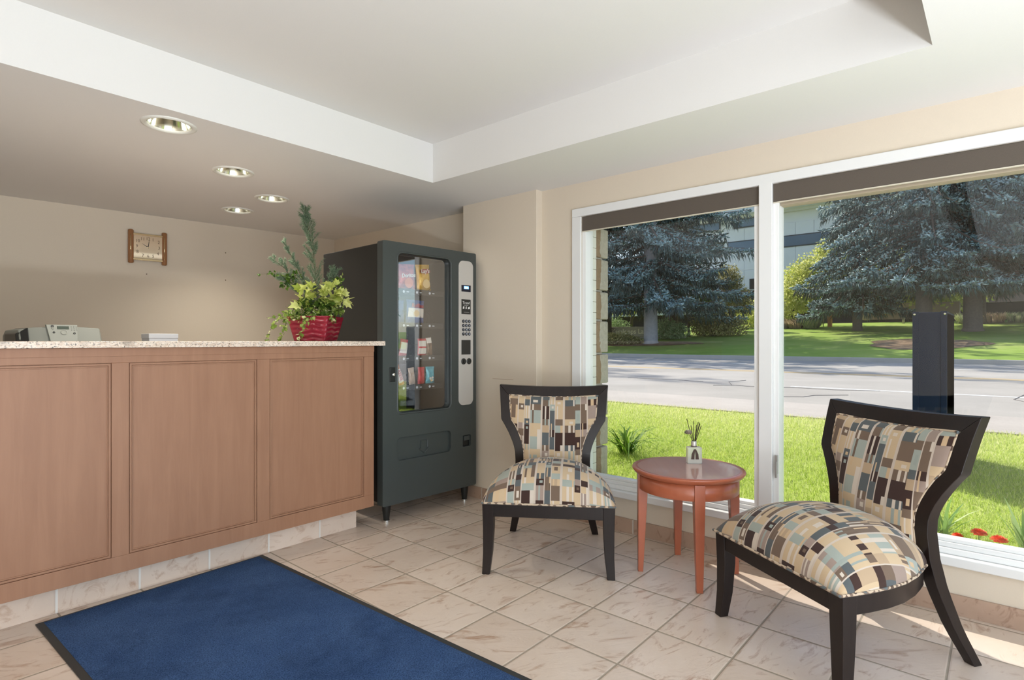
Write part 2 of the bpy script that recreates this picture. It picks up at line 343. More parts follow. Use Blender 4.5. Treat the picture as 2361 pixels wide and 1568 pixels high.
m.loft([[(-.05, fy(.35), .35), (-.05, fy(.35) + .03, .35), (-.064, fy(.451) + .03, .451), (-.064, fy(.451), .451)], [(.055, fy(.35), .35), (.055, fy(.35) + .03, .35), (.062, fy(.451) + .03, .451), (.062, fy(.451), .451)]])
cp = m.build('control_panel', lgrey_m, pr, bevel=.002)
P3 = lambda x, z, d=0: (x, fy(z) - d, z)
m = M(); m.loft([[P3(-.022, .428, .001), P3(.026, .428, .001), P3(.026, .444, .001), P3(-.022, .444, .001)], [P3(-.022, .428, -.001), P3(.026, .428, -.001), P3(.026, .444, -.001), P3(-.022, .444, -.001)]]); m.build('display', plain('lcd_grey_green', srgb(84, 92, 84), .7, spec=.1), cp)
for i in range(4):
    for j in range(3): M().lathe([(.0032, -.001), (.0032, .002)], 8).build('key', lgrey_m, cp).matrix_local = Matrix.Translation(P3(.037 + j * .0105, .445 - i * .0068)) @ Matrix.Rotation(R(66), 4, 'X')
for x, z, r, mm in ((.004, .413, .014, lgrey_m), (-.04, .443, .006, dgrey_m), (-.039, .433, .006, lgrey_m), (-.036, .412, .005, dgrey_m), (.046, .408, .005, dgrey_m)):
    M().lathe([(r, -.001), (r, .002), (r * .8, .003), (r * .6, .0015)], 16).build('button', mm, cp).matrix_local = Matrix.Translation(P3(x, z)) @ Matrix.Rotation(R(66), 4, 'X')
bx = thing('file_box', 'white box standing behind the counter beside the printer', 'box', (1.16, 3.72, .75))
M().box(-.073, .077, -.03, .1, 0, .408).build('box_body', plain('white_card', srgb(214, 216, 220), .7), bx, bevel=.002)
M().box(-.075, .079, -.032, .102, .385, .4115).build('box_lid', plain('white_card_lid', srgb(214, 216, 220), .7), bx, bevel=.002)

# ------------------------------------------------------------------ wall clock and screws
oak_m = plain('warm_oak', srgb(150, 104, 66), .4, var=.15, scale=60)
gold_m = plain('polished_gold_mirror', (.86, .74, .58), .04, 1)
brass_m = plain('brass_edge', (.72, .58, .36), .18, 1); black_m = plain('black_enamel', (.012, .012, .012), .4)
num_m = plain('brown_numerals', srgb(96, 74, 54), .5)
ck = thing('wall_clock', 'gold mirror wall clock held between two wooden posts', 'clock', (1.473, 5.048, 1.845), R(-4.54))
for s in (-1, 1):
    po = M().loft([circle(0, 0, .019, 14)] and [[(s * .112 + .019 * math.cos(a) * q, -.026 + .019 * math.sin(a) * q, z) for a in [2 * math.pi * i / 14 for i in range(14)]] for z, q in ((-.128, .7), (-.122, 1), (.122, 1), (.128, .7))]).build('post', oak_m, ck, smooth=True)
    M().tube([(s * .112 - .004, -.0445, -.09), (s * .112 - .004, -.0445, .09)], .0035, 8).build('brass_strip', brass_m, po, smooth=True)
M().box(-.1, .1, -.034, -.024, -.096, .096).build('face', gold_m, ck)
for z0, z1 in ((.09, .103), (-.103, -.09)): M().box(-.1, .1, -.037, -.022, z0, z1).build('edge_bar', brass_m, ck, bevel=.002)
for n, (x, z) in {1: (.033, .062), 2: (.072, .047), 3: (.074, .003), 4: (.066, -.043), 5: (.034, -.066), 6: (0, -.067), 7: (-.035, -.066), 8: (-.07, -.04), 9: (-.074, .003), 10: (-.068, .044), 11: (-.036, .062), 12: (0, .066)}.items():
    text(str(n), 'numeral', .034, num_m, ck, (x, -.0345, z), extrude=.0003, sx=.85)
def hand(a, ln, wd, y):
    c, s_ = math.sin(a), math.cos(a); m = M(); m.prism([(-wd * s_ - .1 * ln * c, wd * c - .1 * ln * s_), (wd * s_ - .1 * ln * c, -wd * c - .1 * ln * s_), (ln * c, ln * s_)], y, y - .001); return m
hand(R(-55), .052, .003, -.036).build('hour_hand', black_m, ck); hand(R(8), .062, .0026, -.038).build('minute_hand', black_m, ck)
M().lathe([(.005, 0), (.005, .006)], 12).build('hub', brass_m, ck).matrix_local = Matrix.Translation((0, -.034, 0)) @ Matrix.Rotation(R(90), 4, 'X')
for x, z, lb in ((1.471, 1.642, 'tiny dark screw in the wall below the clock'), (2.047, 1.871, 'tiny dark screw in the wall, upper one left of the plant'), (2.047, 1.638, 'tiny dark screw in the wall, lower one left of the plant')):
    o = M().lathe([(.0045, 0), (.0045, .002), (.003, .004)], 10).build('wall_screw', num_m); o.location = (x, y_at(x), z); o.rotation_euler = (R(90), 0, 0); tag(o, lb, 'screw')

# ------------------------------------------------------------------ recessed ceiling lights
refl_m = plain('polished_reflector', (.82, .82, .72), .12, 1); bulb_k = NT('lamp_glow'); bulb_k.set((1, 1, 1)); bulb_k.b.inputs['Emission Color'].default_value = (1, .9, .72, 1); bulb_k.b.inputs['Emission Strength'].default_value = 5; bulb_m = bulb_k.m
rim_m = plain('white_lamp_rim', srgb(226, 226, 218), .3)
proto = None
for i, ((x, y), lb) in enumerate(zip(LAMPS, ('largest looking recessed round ceiling light over the counter', 'recessed round ceiling light, second along from the largest one', 'recessed round ceiling light beside the tip of the potted conifer', 'recessed round ceiling light deepest in the staff area near the back wall'))):
    if proto is None:
        t = thing('ceiling_light', lb, 'light', (x, y, ZC), 0, 'recessed lights above the counter'); proto = t
        M().lathe([(.112, 0), (.111, -.004), (.1, -.007), (.09, -.005), (.0875, .002), (.0875, .006)], 40, caps=False).build('trim_ring', rim_m, t, smooth=True)
        m = M(); m.lathe([(.087, .004), (.081, .03), (.07, .08), (.058, .13), (.05, .15), (.0, .152)], 40, caps=False); m.build('reflector', refl_m, t, smooth=True)
        m = M()
        for yy in (-.018, .018): m.tube([(-.05, yy, .075), (.03, yy, .075)], .011, 10)
        m.tube([(.03, -.018, .075), (.042, 0, .075), (.03, .018, .075)], .011, 8); m.build('lamp_tube', bulb_m, t, smooth=True)
    else:
        t = copy_tree(proto); t.location = (x, y, ZC); t['label'] = lb
    t.rotation_euler.z = .5 * i
    light('downlight', 'SPOT', (x, y, ZC - .02), 28, (1, .95, .86), (0, 0, -1), spot_size=R(125), spot_blend=.8, shadow_soft_size=.05)
# one more of the same lights beyond the frame, over the vending alcove
light('downlight', 'SPOT', (2.55, 2.9, ZC - .02), 3, (1, .93, .82), (0, 0, -1), spot_size=R(120), spot_blend=.8, shadow_soft_size=.05)

# ------------------------------------------------------------------ floor mat
rk = NT('blue_carpet_pile'); p = rk.obj(); n1 = rk.noise(p, 5, 4, .6); n2 = rk.noise(p, 230, 3, .8); n3 = rk.noise(p, 2.2, 5, .7)
c = rk.mix(n1, srgb(48, 76, 120), srgb(88, 118, 160)); c = rk.mix(rk.ramp(n2, [(.38, (.75, .75, .75)), (.6, (0, 0, 0))]), c, srgb(18, 34, 66)); c = rk.mix(rk.ramp(n3, [(.5, (0, 0, 0)), (.66, (.5, .5, .5))]), c, srgb(24, 42, 74)); c = rk.mix(rk.math('GREATER_THAN', rk.noise(p, 55, 2), .79), c, srgb(110, 130, 165))
rk.set(c, .95, spec=.1); rk.bump(n2, .8, .006); carpet_m = rk.m
rub_m = plain('black_rubber', srgb(44, 45, 44), .6)
rug = thing('door_mat', 'long blue carpet mat with black rubber edging on the tiles', 'mat', (.955, 1.94, 0), R(2.4))
m = M(); W2, L2 = .462, .955
m.box(-W2, W2, -L2, L2, .0006, .006); m.build('rubber_edge', rub_m, rug, bevel=.002)
m = M(); nx, ny = 46, 95; ix = W2 - .024; iy = L2 - .012
m.grid(nx, ny, lambda u, v: ((2 * u - 1) * ix, (2 * v - 1) * iy, .0062 + (.006 if 0 < u < 1 and 0 < v < 1 else 0) + .0006 * random.random()))
m.build('carpet', carpet_m, rug, smooth=True)

# ------------------------------------------------------------------ vending machine
vk2 = NT('charcoal_powder_coat'); nz = vk2.noise(vk2.obj(), 350, 3, .7); vk2.set(vk2.mix(nz, srgb(52, 57, 56), srgb(72, 78, 76)), .38); vk2.bump(nz, .12, .002); coat_m = vk2.m
blk_m = plain('satin_black_steel', srgb(24, 25, 24), .4); inner_m = plain('dark_cabinet_lining', srgb(30, 29, 27), .5)
silver_m = plain('silver_panel', srgb(200, 196, 190), .38, .25); slot_m = plain('dark_slot', srgb(44, 45, 42), .35)
VM = thing('vending_machine', 'tall charcoal snack vending machine with a glass front', 'vending machine', (2.09, 2.833, 0), R(-2.6))
W_ = .752
c = M()
c.box(.004, .03, .062, .76, .12, 1.725); c.box(W_ - .03, W_ - .004, .062, .76, .12, 1.725); c.box(.03, W_ - .03, .062, .76, 1.66, 1.725); c.box(.03, W_ - .03, .062, .76, .12, .6); c.box(.03, W_ - .03, .72, .76, .6, 1.66)
c.build('cabinet', blk_m, VM, bevel=.004)
n_ = M(); n_.box(.53, .56, .064, .719, .601, 1.659); n_.box(.031, .045, .064, .719, .601, 1.659); n_.box(.045, .53, .6, .62, .601, 1.659); n_.build('liner', inner_m, VM)
door = M(); WIN = rrect(.097, .522, .672, 1.667, .032); FL = rrect(.088, .526, .375, .518, .03); CR = rrect(.632, .707, .39, .468, .008)
plate(door, rrect(-.014, .755, .11, 1.733, .012, 4), [WIN, FL, CR], 0, .06)
door.build('door', coat_m, VM, bevel=.01, seg=4, angle=50)
lip = M(); o1 = rrect(.086, .533, .66, 1.679, .04); o2 = rrect(.097, .522, .672, 1.667, .032)
lip.loft([[(x, -.001, z) for x, z in o1], [(x, -.006, z) for x, z in rrect(.09, .529, .664, 1.675, .037)], [(x, -.004, z) for x, z in o2], [(x, .02, z) for x, z in o2]], caps=False)
lip.build('window_gasket', coat_m, VM, smooth=True)
M().add([(.09, .03, .665), (.53, .03, .665), (.53, .03, 1.675), (.09, .03, 1.675)], [(0, 1, 2, 3)]).build('glass_pane', vglass_m, VM)
fl = M(); fl.prism(rrect(.084, .53, .371, .522, .03), .02, .045); flo = fl.build('delivery_flap', coat_m, VM, bevel=.003)
ar = M(); A = [(.283, .425), (.291, .425), (.291, .472), (.336, .472), (.336, .425), (.346, .425), (.3135, .398)]
outl = [(.275, .424), (.288, .430), (.288, .475), (.339, .475), (.339, .430), (.352, .424), (.3135, .395)]
ar.tube([(x, .018, z) for x, z in outl], .0045, 6, closed=True); ar.build('arrow_emblem', coat_m, flo)
cr = M(); cr.prism(rrect(.628, .711, .386, .472, .008), .02, .045); cro = cr.build('coin_return', blk_m, VM, bevel=.002)
M().box(.65, .7, .006, .022, .43, .462).build('return_flap', coat_m, cro, bevel=.002)
cpn = M(); cpn.prism(rrect(.592, .724, .678, 1.672, .04, 10), -.004, .002); cpo = cpn.build('control_panel', silver_m, VM, bevel=.0015)
di = M().box(.615, .699, -.0065, -.003, 1.459, 1.504).build('display', plain('navy_screen', srgb(20, 26, 44), .15), cpo)
led = NT('blue_led'); led.set((0, 0, 0)); led.b.inputs['Emission Color'].default_value = (.16, .38, 1, 1); led.b.inputs['Emission Strength'].default_value = 2.6
led2 = NT('pale_blue_led'); led2.set((0, 0, 0)); led2.b.inputs['Emission Color'].default_value = (.45, .7, 1, 1); led2.b.inputs['Emission Strength'].default_value = 3
M().box(.636, .68, -.0068, -.0064, 1.478, 1.497).build('lit_window', led.m, di)
text('0.00', 'digits', .019, led2.m, di, (.658, -.0069, 1.487), bold=.0006)
wht_m = plain('white_print', srgb(232, 232, 228), .5); pale_m = plain('grey_print', srgb(150, 150, 146), .5)
lb_ = M().box(.615, .699, -.0055, -.003, 1.304, 1.406).build('label_plate', slot_m, cpo)
text('Trend', 'lettering', .026, wht_m, lb_, (.657, -.0056, 1.382)); M().box(.637, .677, -.0057, -.0054, 1.364, 1.368).build('caption_line', pale_m, lb_)
for x, w2, h2 in ((.633, .007, .009), (.657, .005, .009), (.682, .009, .008)): M().prism([(x - w2, 1.34), (x + w2, 1.342), (x + w2 * .8, 1.342 + 2 * h2), (x - w2 * .6, 1.34 + 1.7 * h2)], -.0058, -.0054).build('icon', wht_m, lb_)
M().box(.635, .685, -.0057, -.0054, 1.316, 1.3185).build('caption_line', pale_m, lb_)
key_m = plain('dark_keys', srgb(40, 42, 48), .35); keyp_m = plain('key_print', srgb(196, 204, 220), .4)
for i, ch in enumerate('123456789*0#'):
    x = .632 + (i % 3) * .0275; z = 1.255 - (i // 3) * .0292
    b = M().lathe([(.0115, 0), (.0115, .004), (.0095, .006)], 20).build('key', key_m, cpo, smooth=False); b.matrix_local = Matrix.Translation((x, -.003, z)) @ Matrix.Rotation(R(90), 4, 'X')
    text(ch, 'key_digit', .016, keyp_m, b, (0, 0, .0062), rot=(0, 0, 0), bold=.0004)
M().box(.615, .699, -.0055, -.003, 1.026, 1.126).build('bill_acceptor', slot_m, cpo, bevel=.001)
for x, nm in ((.634, 'coin_slot'), (.684, 'coin_knob')):
    b = M().lathe([(.0215, 0), (.0215, .004), (.018, .006), (.016, .002 if nm == 'coin_slot' else .007)], 28).build(nm, slot_m, cpo); b.matrix_local = Matrix.Translation((x, -.003, .979)) @ Matrix.Rotation(R(90), 4, 'X')
    (M().box(-.0015, .0015, -.011, .011, .002, .0085) if nm == 'coin_slot' else M().box(-.014, .014, -.002, .002, .006, .009)).build('slot_bar', blk_m, b)
lk = M(); lk.box(.033, .075, -.004, .004, .868, .958); lko = lk.build('lock', blk_m, VM, bevel=.003)
b = M().lathe([(.0095, 0), (.0095, .007), (.006, .009), (.005, .006)], 18).build('lock_barrel', plain('chrome', (.75, .74, .7), .15, 1), lko); b.matrix_local = Matrix.Translation((.06, -.004, .913)) @ Matrix.Rotation(R(90), 4, 'X')
for x, y in ((.045, .05), (.69, .05), (.045, .7), (.69, .7)):
    lg = M().lathe([(.03, .121), (.029, .105), (.018, .016), (.017, .012)], 18, (x, y, 0)).build('leg', blk_m, VM, smooth=True)
    M().lathe([(.02, .012), (.02, .0005)], 18, (x, y, 0)).build('levelling_foot', plain('steel', (.7, .7, .68), .25, 1), lg)
ROWS = [1.455, 1.237, 1.022, .832]
wire_m = plain('black_coil_wire', srgb(46, 42, 36), .4, .4); tagm = plain('white_price_tag', srgb(214, 220, 226), .5)
for z in ROWS:
    t_ = M(); t_.box(.046, .529, .088, .5, z - .012, z - .004); t_.box(.046, .529, .084, .09, z - .034, z + .002); to = t_.build('product_tray', inner_m, VM, bevel=.001)
    for x in (.1, .2, .305, .41):
        b = M().lathe([(.0085, 0), (.0085, .0012)], 14).build('price_disc', tagm, to); b.matrix_local = Matrix.Translation((x, .084, z - .017)) @ Matrix.Rotation(R(90), 4, 'X')
        M().box(x + .022, x + .04, .0833, .0842, z - .02, z - .0145).build('price_strip', tagm, to)
def coil(x, z, r, turns=5):
    m = M(); m.tube([(x + r * math.sin(a), .098 + .036 * a / (2 * math.pi), z + r + .004 - r * math.cos(a)) for a in [2 * math.pi * turns * i / (turns * 20) for i in range(turns * 20 + 1)]], .0016, 5); m.build('vend_coil', wire_m, VM, smooth=True)
for x, zr, r in ((.13, 0, .04), (.245, 0, .042), (.395, 0, .042), (.205, 1, .04), (.315, 1, .04), (.425, 1, .04), (.215, 2, .035), (.365, 2, .038), (.432, 2, .036), (.205, 3, .036), (.29, 3, .034), (.36, 3, .034), (.435, 3, .036)):
    coil(x, ROWS[zr] - .004, r)
light('snack_fill', 'AREA', VM.matrix_basis @ Vector((.075, .05, 1.17)), 3.2, (1, .98, .94), Matrix.Rotation(R(-2.6), 3, 'Z') @ Vector((.8, .6, 0)), shape='RECTANGLE', size=.02, size_y=.95)  # added lamp without a fixture, brightens the snacks behind the glass
# snacks: each one a thing of its own, standing on a tray in the machine
def foil(name, c, c2=None, rough=.28):
    k = NT(name); nz = k.noise(k.obj(), 22, 3, .6, .5); k.set(k.mix(k.ramp(nz, [(.4, (0, 0, 0)), (.6, (1, 1, 1))]), c, c2 or [min(1, x * 1.35 + .02) for x in c]), rough, .15); k.bump(nz, .5, .01); return k.m
def bag(label, cat, x0, x1, z0, z1, mt, y=.1, tilt=0, bulge=.02, band=None, name='snack_bag', group='snacks in the vending machine'):
    w2 = (x1 - x0) / 2; h = z1 - z0; loc = VM.matrix_basis @ Vector(((x0 + x1) / 2, y, z0))
    t = thing(name, label, cat, loc, R(-2.6), group); t.rotation_euler = (0, tilt, R(-2.6))
    m = M(); nu, nv = 10, 14
    def fn(sgn):
        def g(u, v):
            q = min(1, v / .1, (1 - v) / .1); prof = max(0, math.sin(math.pi * min(1, max(0, (v - .06) / .88)))) ** .55 * max(0, 1 - (2 * u - 1) ** 2) ** .5
            wob = .002 * math.sin(9 * u + 5 * v)
            return ((2 * u - 1) * w2 * (1 - .07 * math.sin(math.pi * v)), sgn * (bulge * prof + .0008) + wob * (1 if q >= 1 else 0) + bulge + .002, v * h)
        return g
    m.grid(nu, nv, fn(-1)); m.grid(nu, nv, fn(1)); m.build('wrapper', mt, t, smooth=True)
    if band:
        for bz0, bz1, bm in band:
            q = M(); fr_ = fn(-1); q.grid(8, 3, lambda u, v: (lambda p: (p[0], p[1] - .0012, p[2]))(fr_(.05 + .9 * u, (bz0 + (bz1 - bz0) * v) / h))); q.build('printed_band', bm, t, smooth=True)
    return t, h, bulge
M_red = foil('red_foil', srgb(176, 36, 30), srgb(214, 84, 56)); M_yel = foil('yellow_foil', srgb(226, 172, 44), srgb(240, 196, 84)); M_blue = foil('blue_foil', srgb(38, 70, 132), srgb(70, 104, 166)); M_turq = foil('turquoise_foil', srgb(70, 170, 190), srgb(110, 198, 210))
M_bred = foil('bright_red_foil', srgb(196, 40, 52), srgb(220, 80, 84)); M_brown = foil('brown_foil', srgb(92, 62, 42), srgb(150, 120, 92)); M_org = foil('orange_foil', srgb(206, 104, 44), srgb(226, 140, 76)); M_pale = foil('pale_foil', srgb(206, 176, 148), srgb(226, 206, 186)); M_wht = plain('white_wrapper_print', srgb(236, 228, 216), .4); M_dor = plain('orange_chip_print', srgb(226, 120, 60), .4); M_cream = plain('cream_chip_print', srgb(238, 206, 140), .4); M_rprint = plain('red_print', srgb(170, 26, 40), .4)
t, h, bu = bag('dark red chip bag at the left end of the top tray', 'chips', .07, .168, 1.452, 1.615, M_red, .105)
t, h, bu = bag('red corn chip bag with white lettering on the top tray', 'chips', .176, .322, 1.452, 1.622, M_red, .1, R(-3), .024)
text('Doritos', 'lettering', .036, M_wht, t, (.002, -.004, h * .55), bold=.0009, shear=.2, sx=.95, rot=(R(90), R(-4), 0))
M().lathe([(.034, 0), (.034, .001)], 20).build('picture', M_dor, t).matrix_local = Matrix.Translation((.004, -.0025, h * .27)) @ Matrix.Rotation(R(90), 4, 'X')
t, h, bu = bag('yellow potato chip bag on the top tray', 'chips', .336, .452, 1.452, 1.632, M_yel, .1, R(-5), .024)
M().prism(rrect(-.043, .043, h * .66, h * .82, .02), -.003, -.0015).build('name_banner', M_rprint, t)
text("Lay's", 'lettering', .036, M_wht, t, (0, -.0036, h * .74), bold=.001, shear=.1)
M().lathe([(.03, 0), (.03, .001)], 20).build('picture', M_cream, t).matrix_local = Matrix.Translation((.004, -.002, h * .28)) @ Matrix.Rotation(R(90), 4, 'X')
t, h, bu = bag('dark blue chip bag at the left of the second tray', 'chips', .13, .236, 1.236, 1.385, M_blue, .11)
t, h, bu = bag('blue and white ridged chip bag on the second tray', 'chips', .243, .388, 1.236, 1.39, M_blue, .1, R(2), .022, band=[(.04, .1, M_wht)])
text('Ruffles', 'lettering', .036, M_rprint, t, (0, -.0045, h * .75), bold=.0012, shear=.1); 
M().lathe([(.022, 0), (.022, .001)], 20).build('picture', M_cream, t).matrix_local = Matrix.Translation((-.008, -.005, h * .42)) @ Matrix.Rotation(R(90), 4, 'X')
t, h, bu = bag('red and white bar at the left of the third tray', 'chocolate bar', .18, .24, 1.021, 1.132, M_bred, .1, R(8), .01, band=[(.02, .09, M_wht)], name='chocolate_bar')
t, h, bu = bag('red and white wafer bar beside the brown bar on the third tray', 'chocolate bar', .331, .403, 1.021, 1.135, M_bred, .1, 0, .01, band=[(.012, .05, M_wht), (.062, .1, M_wht)], name='chocolate_bar')
t, h, bu = bag('brown and silver bar on the third tray', 'chocolate bar', .408, .458, 1.021, 1.145, M_brown, .1, R(-6), .012, band=[(.085, .12, M_wht)], name='chocolate_bar')
t, h, bu = bag('tilted orange bar with white lettering on the bottom tray', 'chocolate bar', .185, .228, .833, .972, M_org, .1, R(-20), .01, name='chocolate_bar', band=[(.02, .11, M_wht)])
text('REESE', 'lettering', .028, M_rprint, t, (0, -.003, h * .5), rot=(R(90), R(90), 0), bold=.0006)
t, h, bu = bag('pale beige bar on the bottom tray', 'chocolate bar', .262, .312, .833, .945, M_pale, .1, R(-6), .01, name='chocolate_bar')
t, h, bu = bag('pinkish red bar beside the turquoise pack on the bottom tray', 'chocolate bar', .332, .388, .833, .945, M_bred, .1, 0, .01, name='chocolate_bar')
t, h, bu = bag('turquoise gum pack on the bottom tray', 'snack pack', .4, .474, .833, .946, M_turq, .1, 0, .014, name='snack_pack')
for dx_, dz_, r_ in ((-.008, .3, .009), (.01, .34, .008), (0, .18, .008), (.012, .2, .006)): M().lathe([(r_, 0), (r_, .001), (r_ * .7, .001)], 14).build('picture', M_wht if dz_ > .19 else M_cream, t).matrix_local = Matrix.Translation((dx_, .0, h * dz_)) @ Matrix.Rotation(R(90), 4, 'X')

# ------------------------------------------------------------------ armless chairs
fk = NT('retro_square_upholstery'); uvn = fk.n('UVMap'); s = fk.n('SeparateXYZ'); fk.l(uvn.outputs[0], s.inputs[0])
U = fk.math('DIVIDE', s.outputs[0], .046); V = fk.math('DIVIDE', s.outputs[1], .048)
U = fk.math('ADD', U, fk.math('MULTIPLY', fk.math('SINE', fk.math('MULTIPLY', U, 1.9)), .28))
iu = fk.math('FLOOR', U); fu = fk.math('FRACT', U)
wc = fk.n('TexWhiteNoise', noise_dimensions='1D'); fk.l(iu, wc.inputs['W'])
V = fk.math('ADD', V, fk.math('MULTIPLY', fk.math('GREATER_THAN', wc.outputs[0], .6), .5)); V = fk.math('ADD', V, fk.math('MULTIPLY', fk.math('SINE', fk.math('MULTIPLY', V, 2.3)), .25))
iv = fk.math('FLOOR', V); fv = fk.math('FRACT', V)
def wn(dz):
    c = fk.n('CombineXYZ'); fk.l(iu, c.inputs[0]); fk.l(iv, c.inputs[1]); c.inputs[2].default_value = dz; x = fk.n('TexWhiteNoise'); fk.l(c.outputs[0], x.inputs[0]); return x.outputs[0]
pal = [(0, srgb(204, 178, 144)), (.2, srgb(118, 98, 82)), (.38, srgb(62, 42, 36)), (.53, srgb(90, 95, 96)), (.67, srgb(164, 170, 160)), (.79, srgb(186, 160, 130)), (.9, srgb(160, 140, 128))]
cA = fk.ramp(wn(1), pal, 'CONSTANT'); cB = fk.ramp(wn(2), [(0, srgb(214, 200, 184)), (.5, srgb(206, 176, 140)), (.75, srgb(158, 165, 156)), (.9, srgb(112, 92, 76))], 'CONSTANT'); ty = wn(3)
def band(x, lo, hi): return fk.math('MULTIPLY', fk.math('GREATER_THAN', x, lo), fk.math('LESS_THAN', x, hi))
stripe = fk.math('MULTIPLY', band(fu, .12, .32), fk.math('LESS_THAN', ty, .3))
stripe2 = fk.math('MULTIPLY', band(fu, .6, .78), band(ty, .15, .5))
sq = fk.math('MULTIPLY', fk.math('MULTIPLY', band(fu, .32, .7), band(fv, .3, .68)), fk.math('GREATER_THAN', ty, .86))
mask = fk.math('MINIMUM', fk.math('ADD', fk.math('ADD', stripe, stripe2), sq), 1)
c = fk.mix(mask, cA, cB)
edge = fk.math('MULTIPLY', fk.math('LESS_THAN', fu, .13), fk.math('GREATER_THAN', wc.outputs[0], .35)); c = fk.mix(edge, c, srgb(206, 190, 174))
wv = fk.noise(uvn.outputs[0], 900, 2); c = fk.mix(fk.math('MULTIPLY', wv, .25), c, srgb(60, 52, 48)); fk.set(c, .9, spec=.2); fk.b.inputs['Sheen Weight'].default_value = .15; fk.bump(wv, .25, .001); fab_m = fk.m
pk = NT('piping_cord_fabric'); c = pk.ramp(pk.noise(pk.obj(), 38, 0), [(0, srgb(96, 78, 66)), (.36, srgb(196, 176, 152)), (.56, srgb(120, 100, 86)), (.66, srgb(96, 104, 106))], 'CONSTANT'); pk.set(c, .9); pipe_m = pk.m
def lerp(t, xs, ys): return float(np.interp(t, xs, ys))
ZB = [0, .12, .26, .36, .46, .50, .53, .56, .60, .64, .675, .69, .70, .79, .867]
OX = [.258, .235, .218, .210, .207, .2098, .2167, .2277, .2465, .2696, .2925, .2945, .295, .303, .311]
WX = [.036, .042, .046, .048, .048, .049, .0505, .053, .056, .058, .055, .053, .052, .052, .052]
YB = [-.625, -.565, -.51, -.485, -.475, -.476, -.480, -.485, -.494, -.504, -.514, -.518, -.521, -.55, -.58]
chair_group = 'armless slipper chairs by the window'
def make_chair():
    t = thing('slipper_chair', 'x', 'chair', (0, 0, 0), 0, chair_group)
    for s in (-1, 1):
        secs = [(.287, -.032, .338, .056), (.286, -.034, .22, .052), (.289, -.03, .1, .045), (.297, -.02, 0, .037)]
        secs = [(lerp(z, [0, .1, .22, .338], [.297, .289, .286, .287]), lerp(z, [0, .1, .22, .338], [-.02, -.03, -.034, -.032]), z, lerp(z, [0, .1, .22, .338], [.037, .045, .052, .056])) for z in (0, .03, .06, .1, .15, .22, .338)]
        M().loft([[(s * (cx - w / 2), cy - w / 2, z), (s * (cx + w / 2), cy - w / 2, z), (s * (cx + w / 2), cy + w / 2, z), (s * (cx - w / 2), cy + w / 2, z)] for cx, cy, z, w in secs]).build('front_leg', esp_m, t, bevel=.003)
        zs = np.concatenate([np.linspace(0, .5, 12), np.linspace(.515, .675, 16), [.69, .70], [.75, .80]]); rings = []
        for z in list(zs) + ['top']:
            if z == 'top': rings.append([(s * .259, -.56, .812), (s * .311, -.58, .867), (s * .311, -.623, .867), (s * .259, -.603, .812)]); continue
            o, wd, y = lerp(z, ZB, OX), lerp(z, ZB, WX), lerp(z, ZB, YB); d = lerp(z, [0, .3, .6, .87], [.036, .05, .046, .043])
            rings.append([(s * (o - wd), y, z), (s * o, y, z), (s * o, y - d, z), (s * (o - wd), y - d, z)])
        M().loft(rings).build('back_post', esp_m, t, bevel=.0025)
    rr = []; n = 16
    for i in range(n + 1):
        u = 2 * i / n - 1; dip = .012 * (1 - u * u); back = .02 * (1 - u * u)
        xo, xi = .311 * u, .259 * u
        rr.append([(xi, -.56 - back, .812 - dip), (xo, -.58 - back, .867 - dip), (xo, -.623 - back, .867 - dip), (xi, -.603 - back, .812 - dip)])
    M().loft(rr).build('top_rail', esp_m, t, bevel=.0025)
    # seat frame: front rail, curved side rails, back rail
    path = [(-.262, -.02), (.262, -.02)]; sf = M(); sf.box(-.262, .262, -.038, -.010, .276, .34)
    side_y = [-.055, -.12, -.2, -.28, -.36, -.42, -.47]; side_x = [.309, .309, .303, .287, .258, .228, .2]
    for s in (-1, 1): sf.loft([[(s * x, y, .276), (s * x, y, .34), (s * (x - .026), y - .004, .34), (s * (x - .026), y - .004, .276)] for x, y in zip(side_x, side_y)])
    sf.box(-.17, .17, -.5, -.47, .276, .34); sf.build('seat_frame', esp_m, t, bevel=.003)
    # seat cushion
    hwx = lambda y: lerp(y, [-.5, -.47, -.42, -.36, -.28, -.2, -.12, -.05, 0], [.195, .205, .232, .262, .291, .307, .314, .316, .314])
    m = M(); nu, nv = 40, 40; y0, y1 = .004, -.485; uv = []; P = {}
    for j in range(nv + 1):
        v = -math.cos(math.pi * j / nv)
        for i in range(nu + 1):
            u = -math.cos(math.pi * i / nu); y = y0 + (y1 - y0) * (v + 1) / 2; h = .162 * max(0, 1 - abs(u) ** 2.5) ** .55 * max(0, 1 - abs(v if v < 0 else v * .86) ** 2.7) ** .52
            P[i, j] = Vector((u * hwx(y) * (1 + .012 * math.sin(math.pi * min(1, h / .1))), y, .343 + h))
    for j in range(nv + 1):
        for i in range(nu + 1): pass
    au = {}; av = {}
    for j in range(nv + 1):
        a = 0; au[nu // 2, j] = 0
        for i in range(nu // 2 + 1, nu + 1): a += (P[i, j] - P[i - 1, j]).length; au[i, j] = a; au[nu - i, j] = -a
    for i in range(nu + 1):
        a = 0; av[i, nv // 2] = 0
        for j in range(nv // 2 + 1, nv + 1): a += (P[i, j] - P[i, j - 1]).length; av[i, j] = a
        a = 0
        for j in range(nv // 2 - 1, -1, -1): a -= (P[i, j] - P[i, j + 1]).length; av[i, j] = a
    uv = [(au[i, j] * .55 + P[i, j].x * .45 + .3, av[nu // 2, j] * .7 + av[i, j] * .3 + .2) for j in range(nv + 1) for i in range(nu + 1)]
    m.add([P[i, j] for j in range(nv + 1) for i in range(nu + 1)], [(j * (nu + 1) + i, j * (nu + 1) + i + 1, (j + 1) * (nu + 1) + i + 1, (j + 1) * (nu + 1) + i) for j in range(nv) for i in range(nu)])
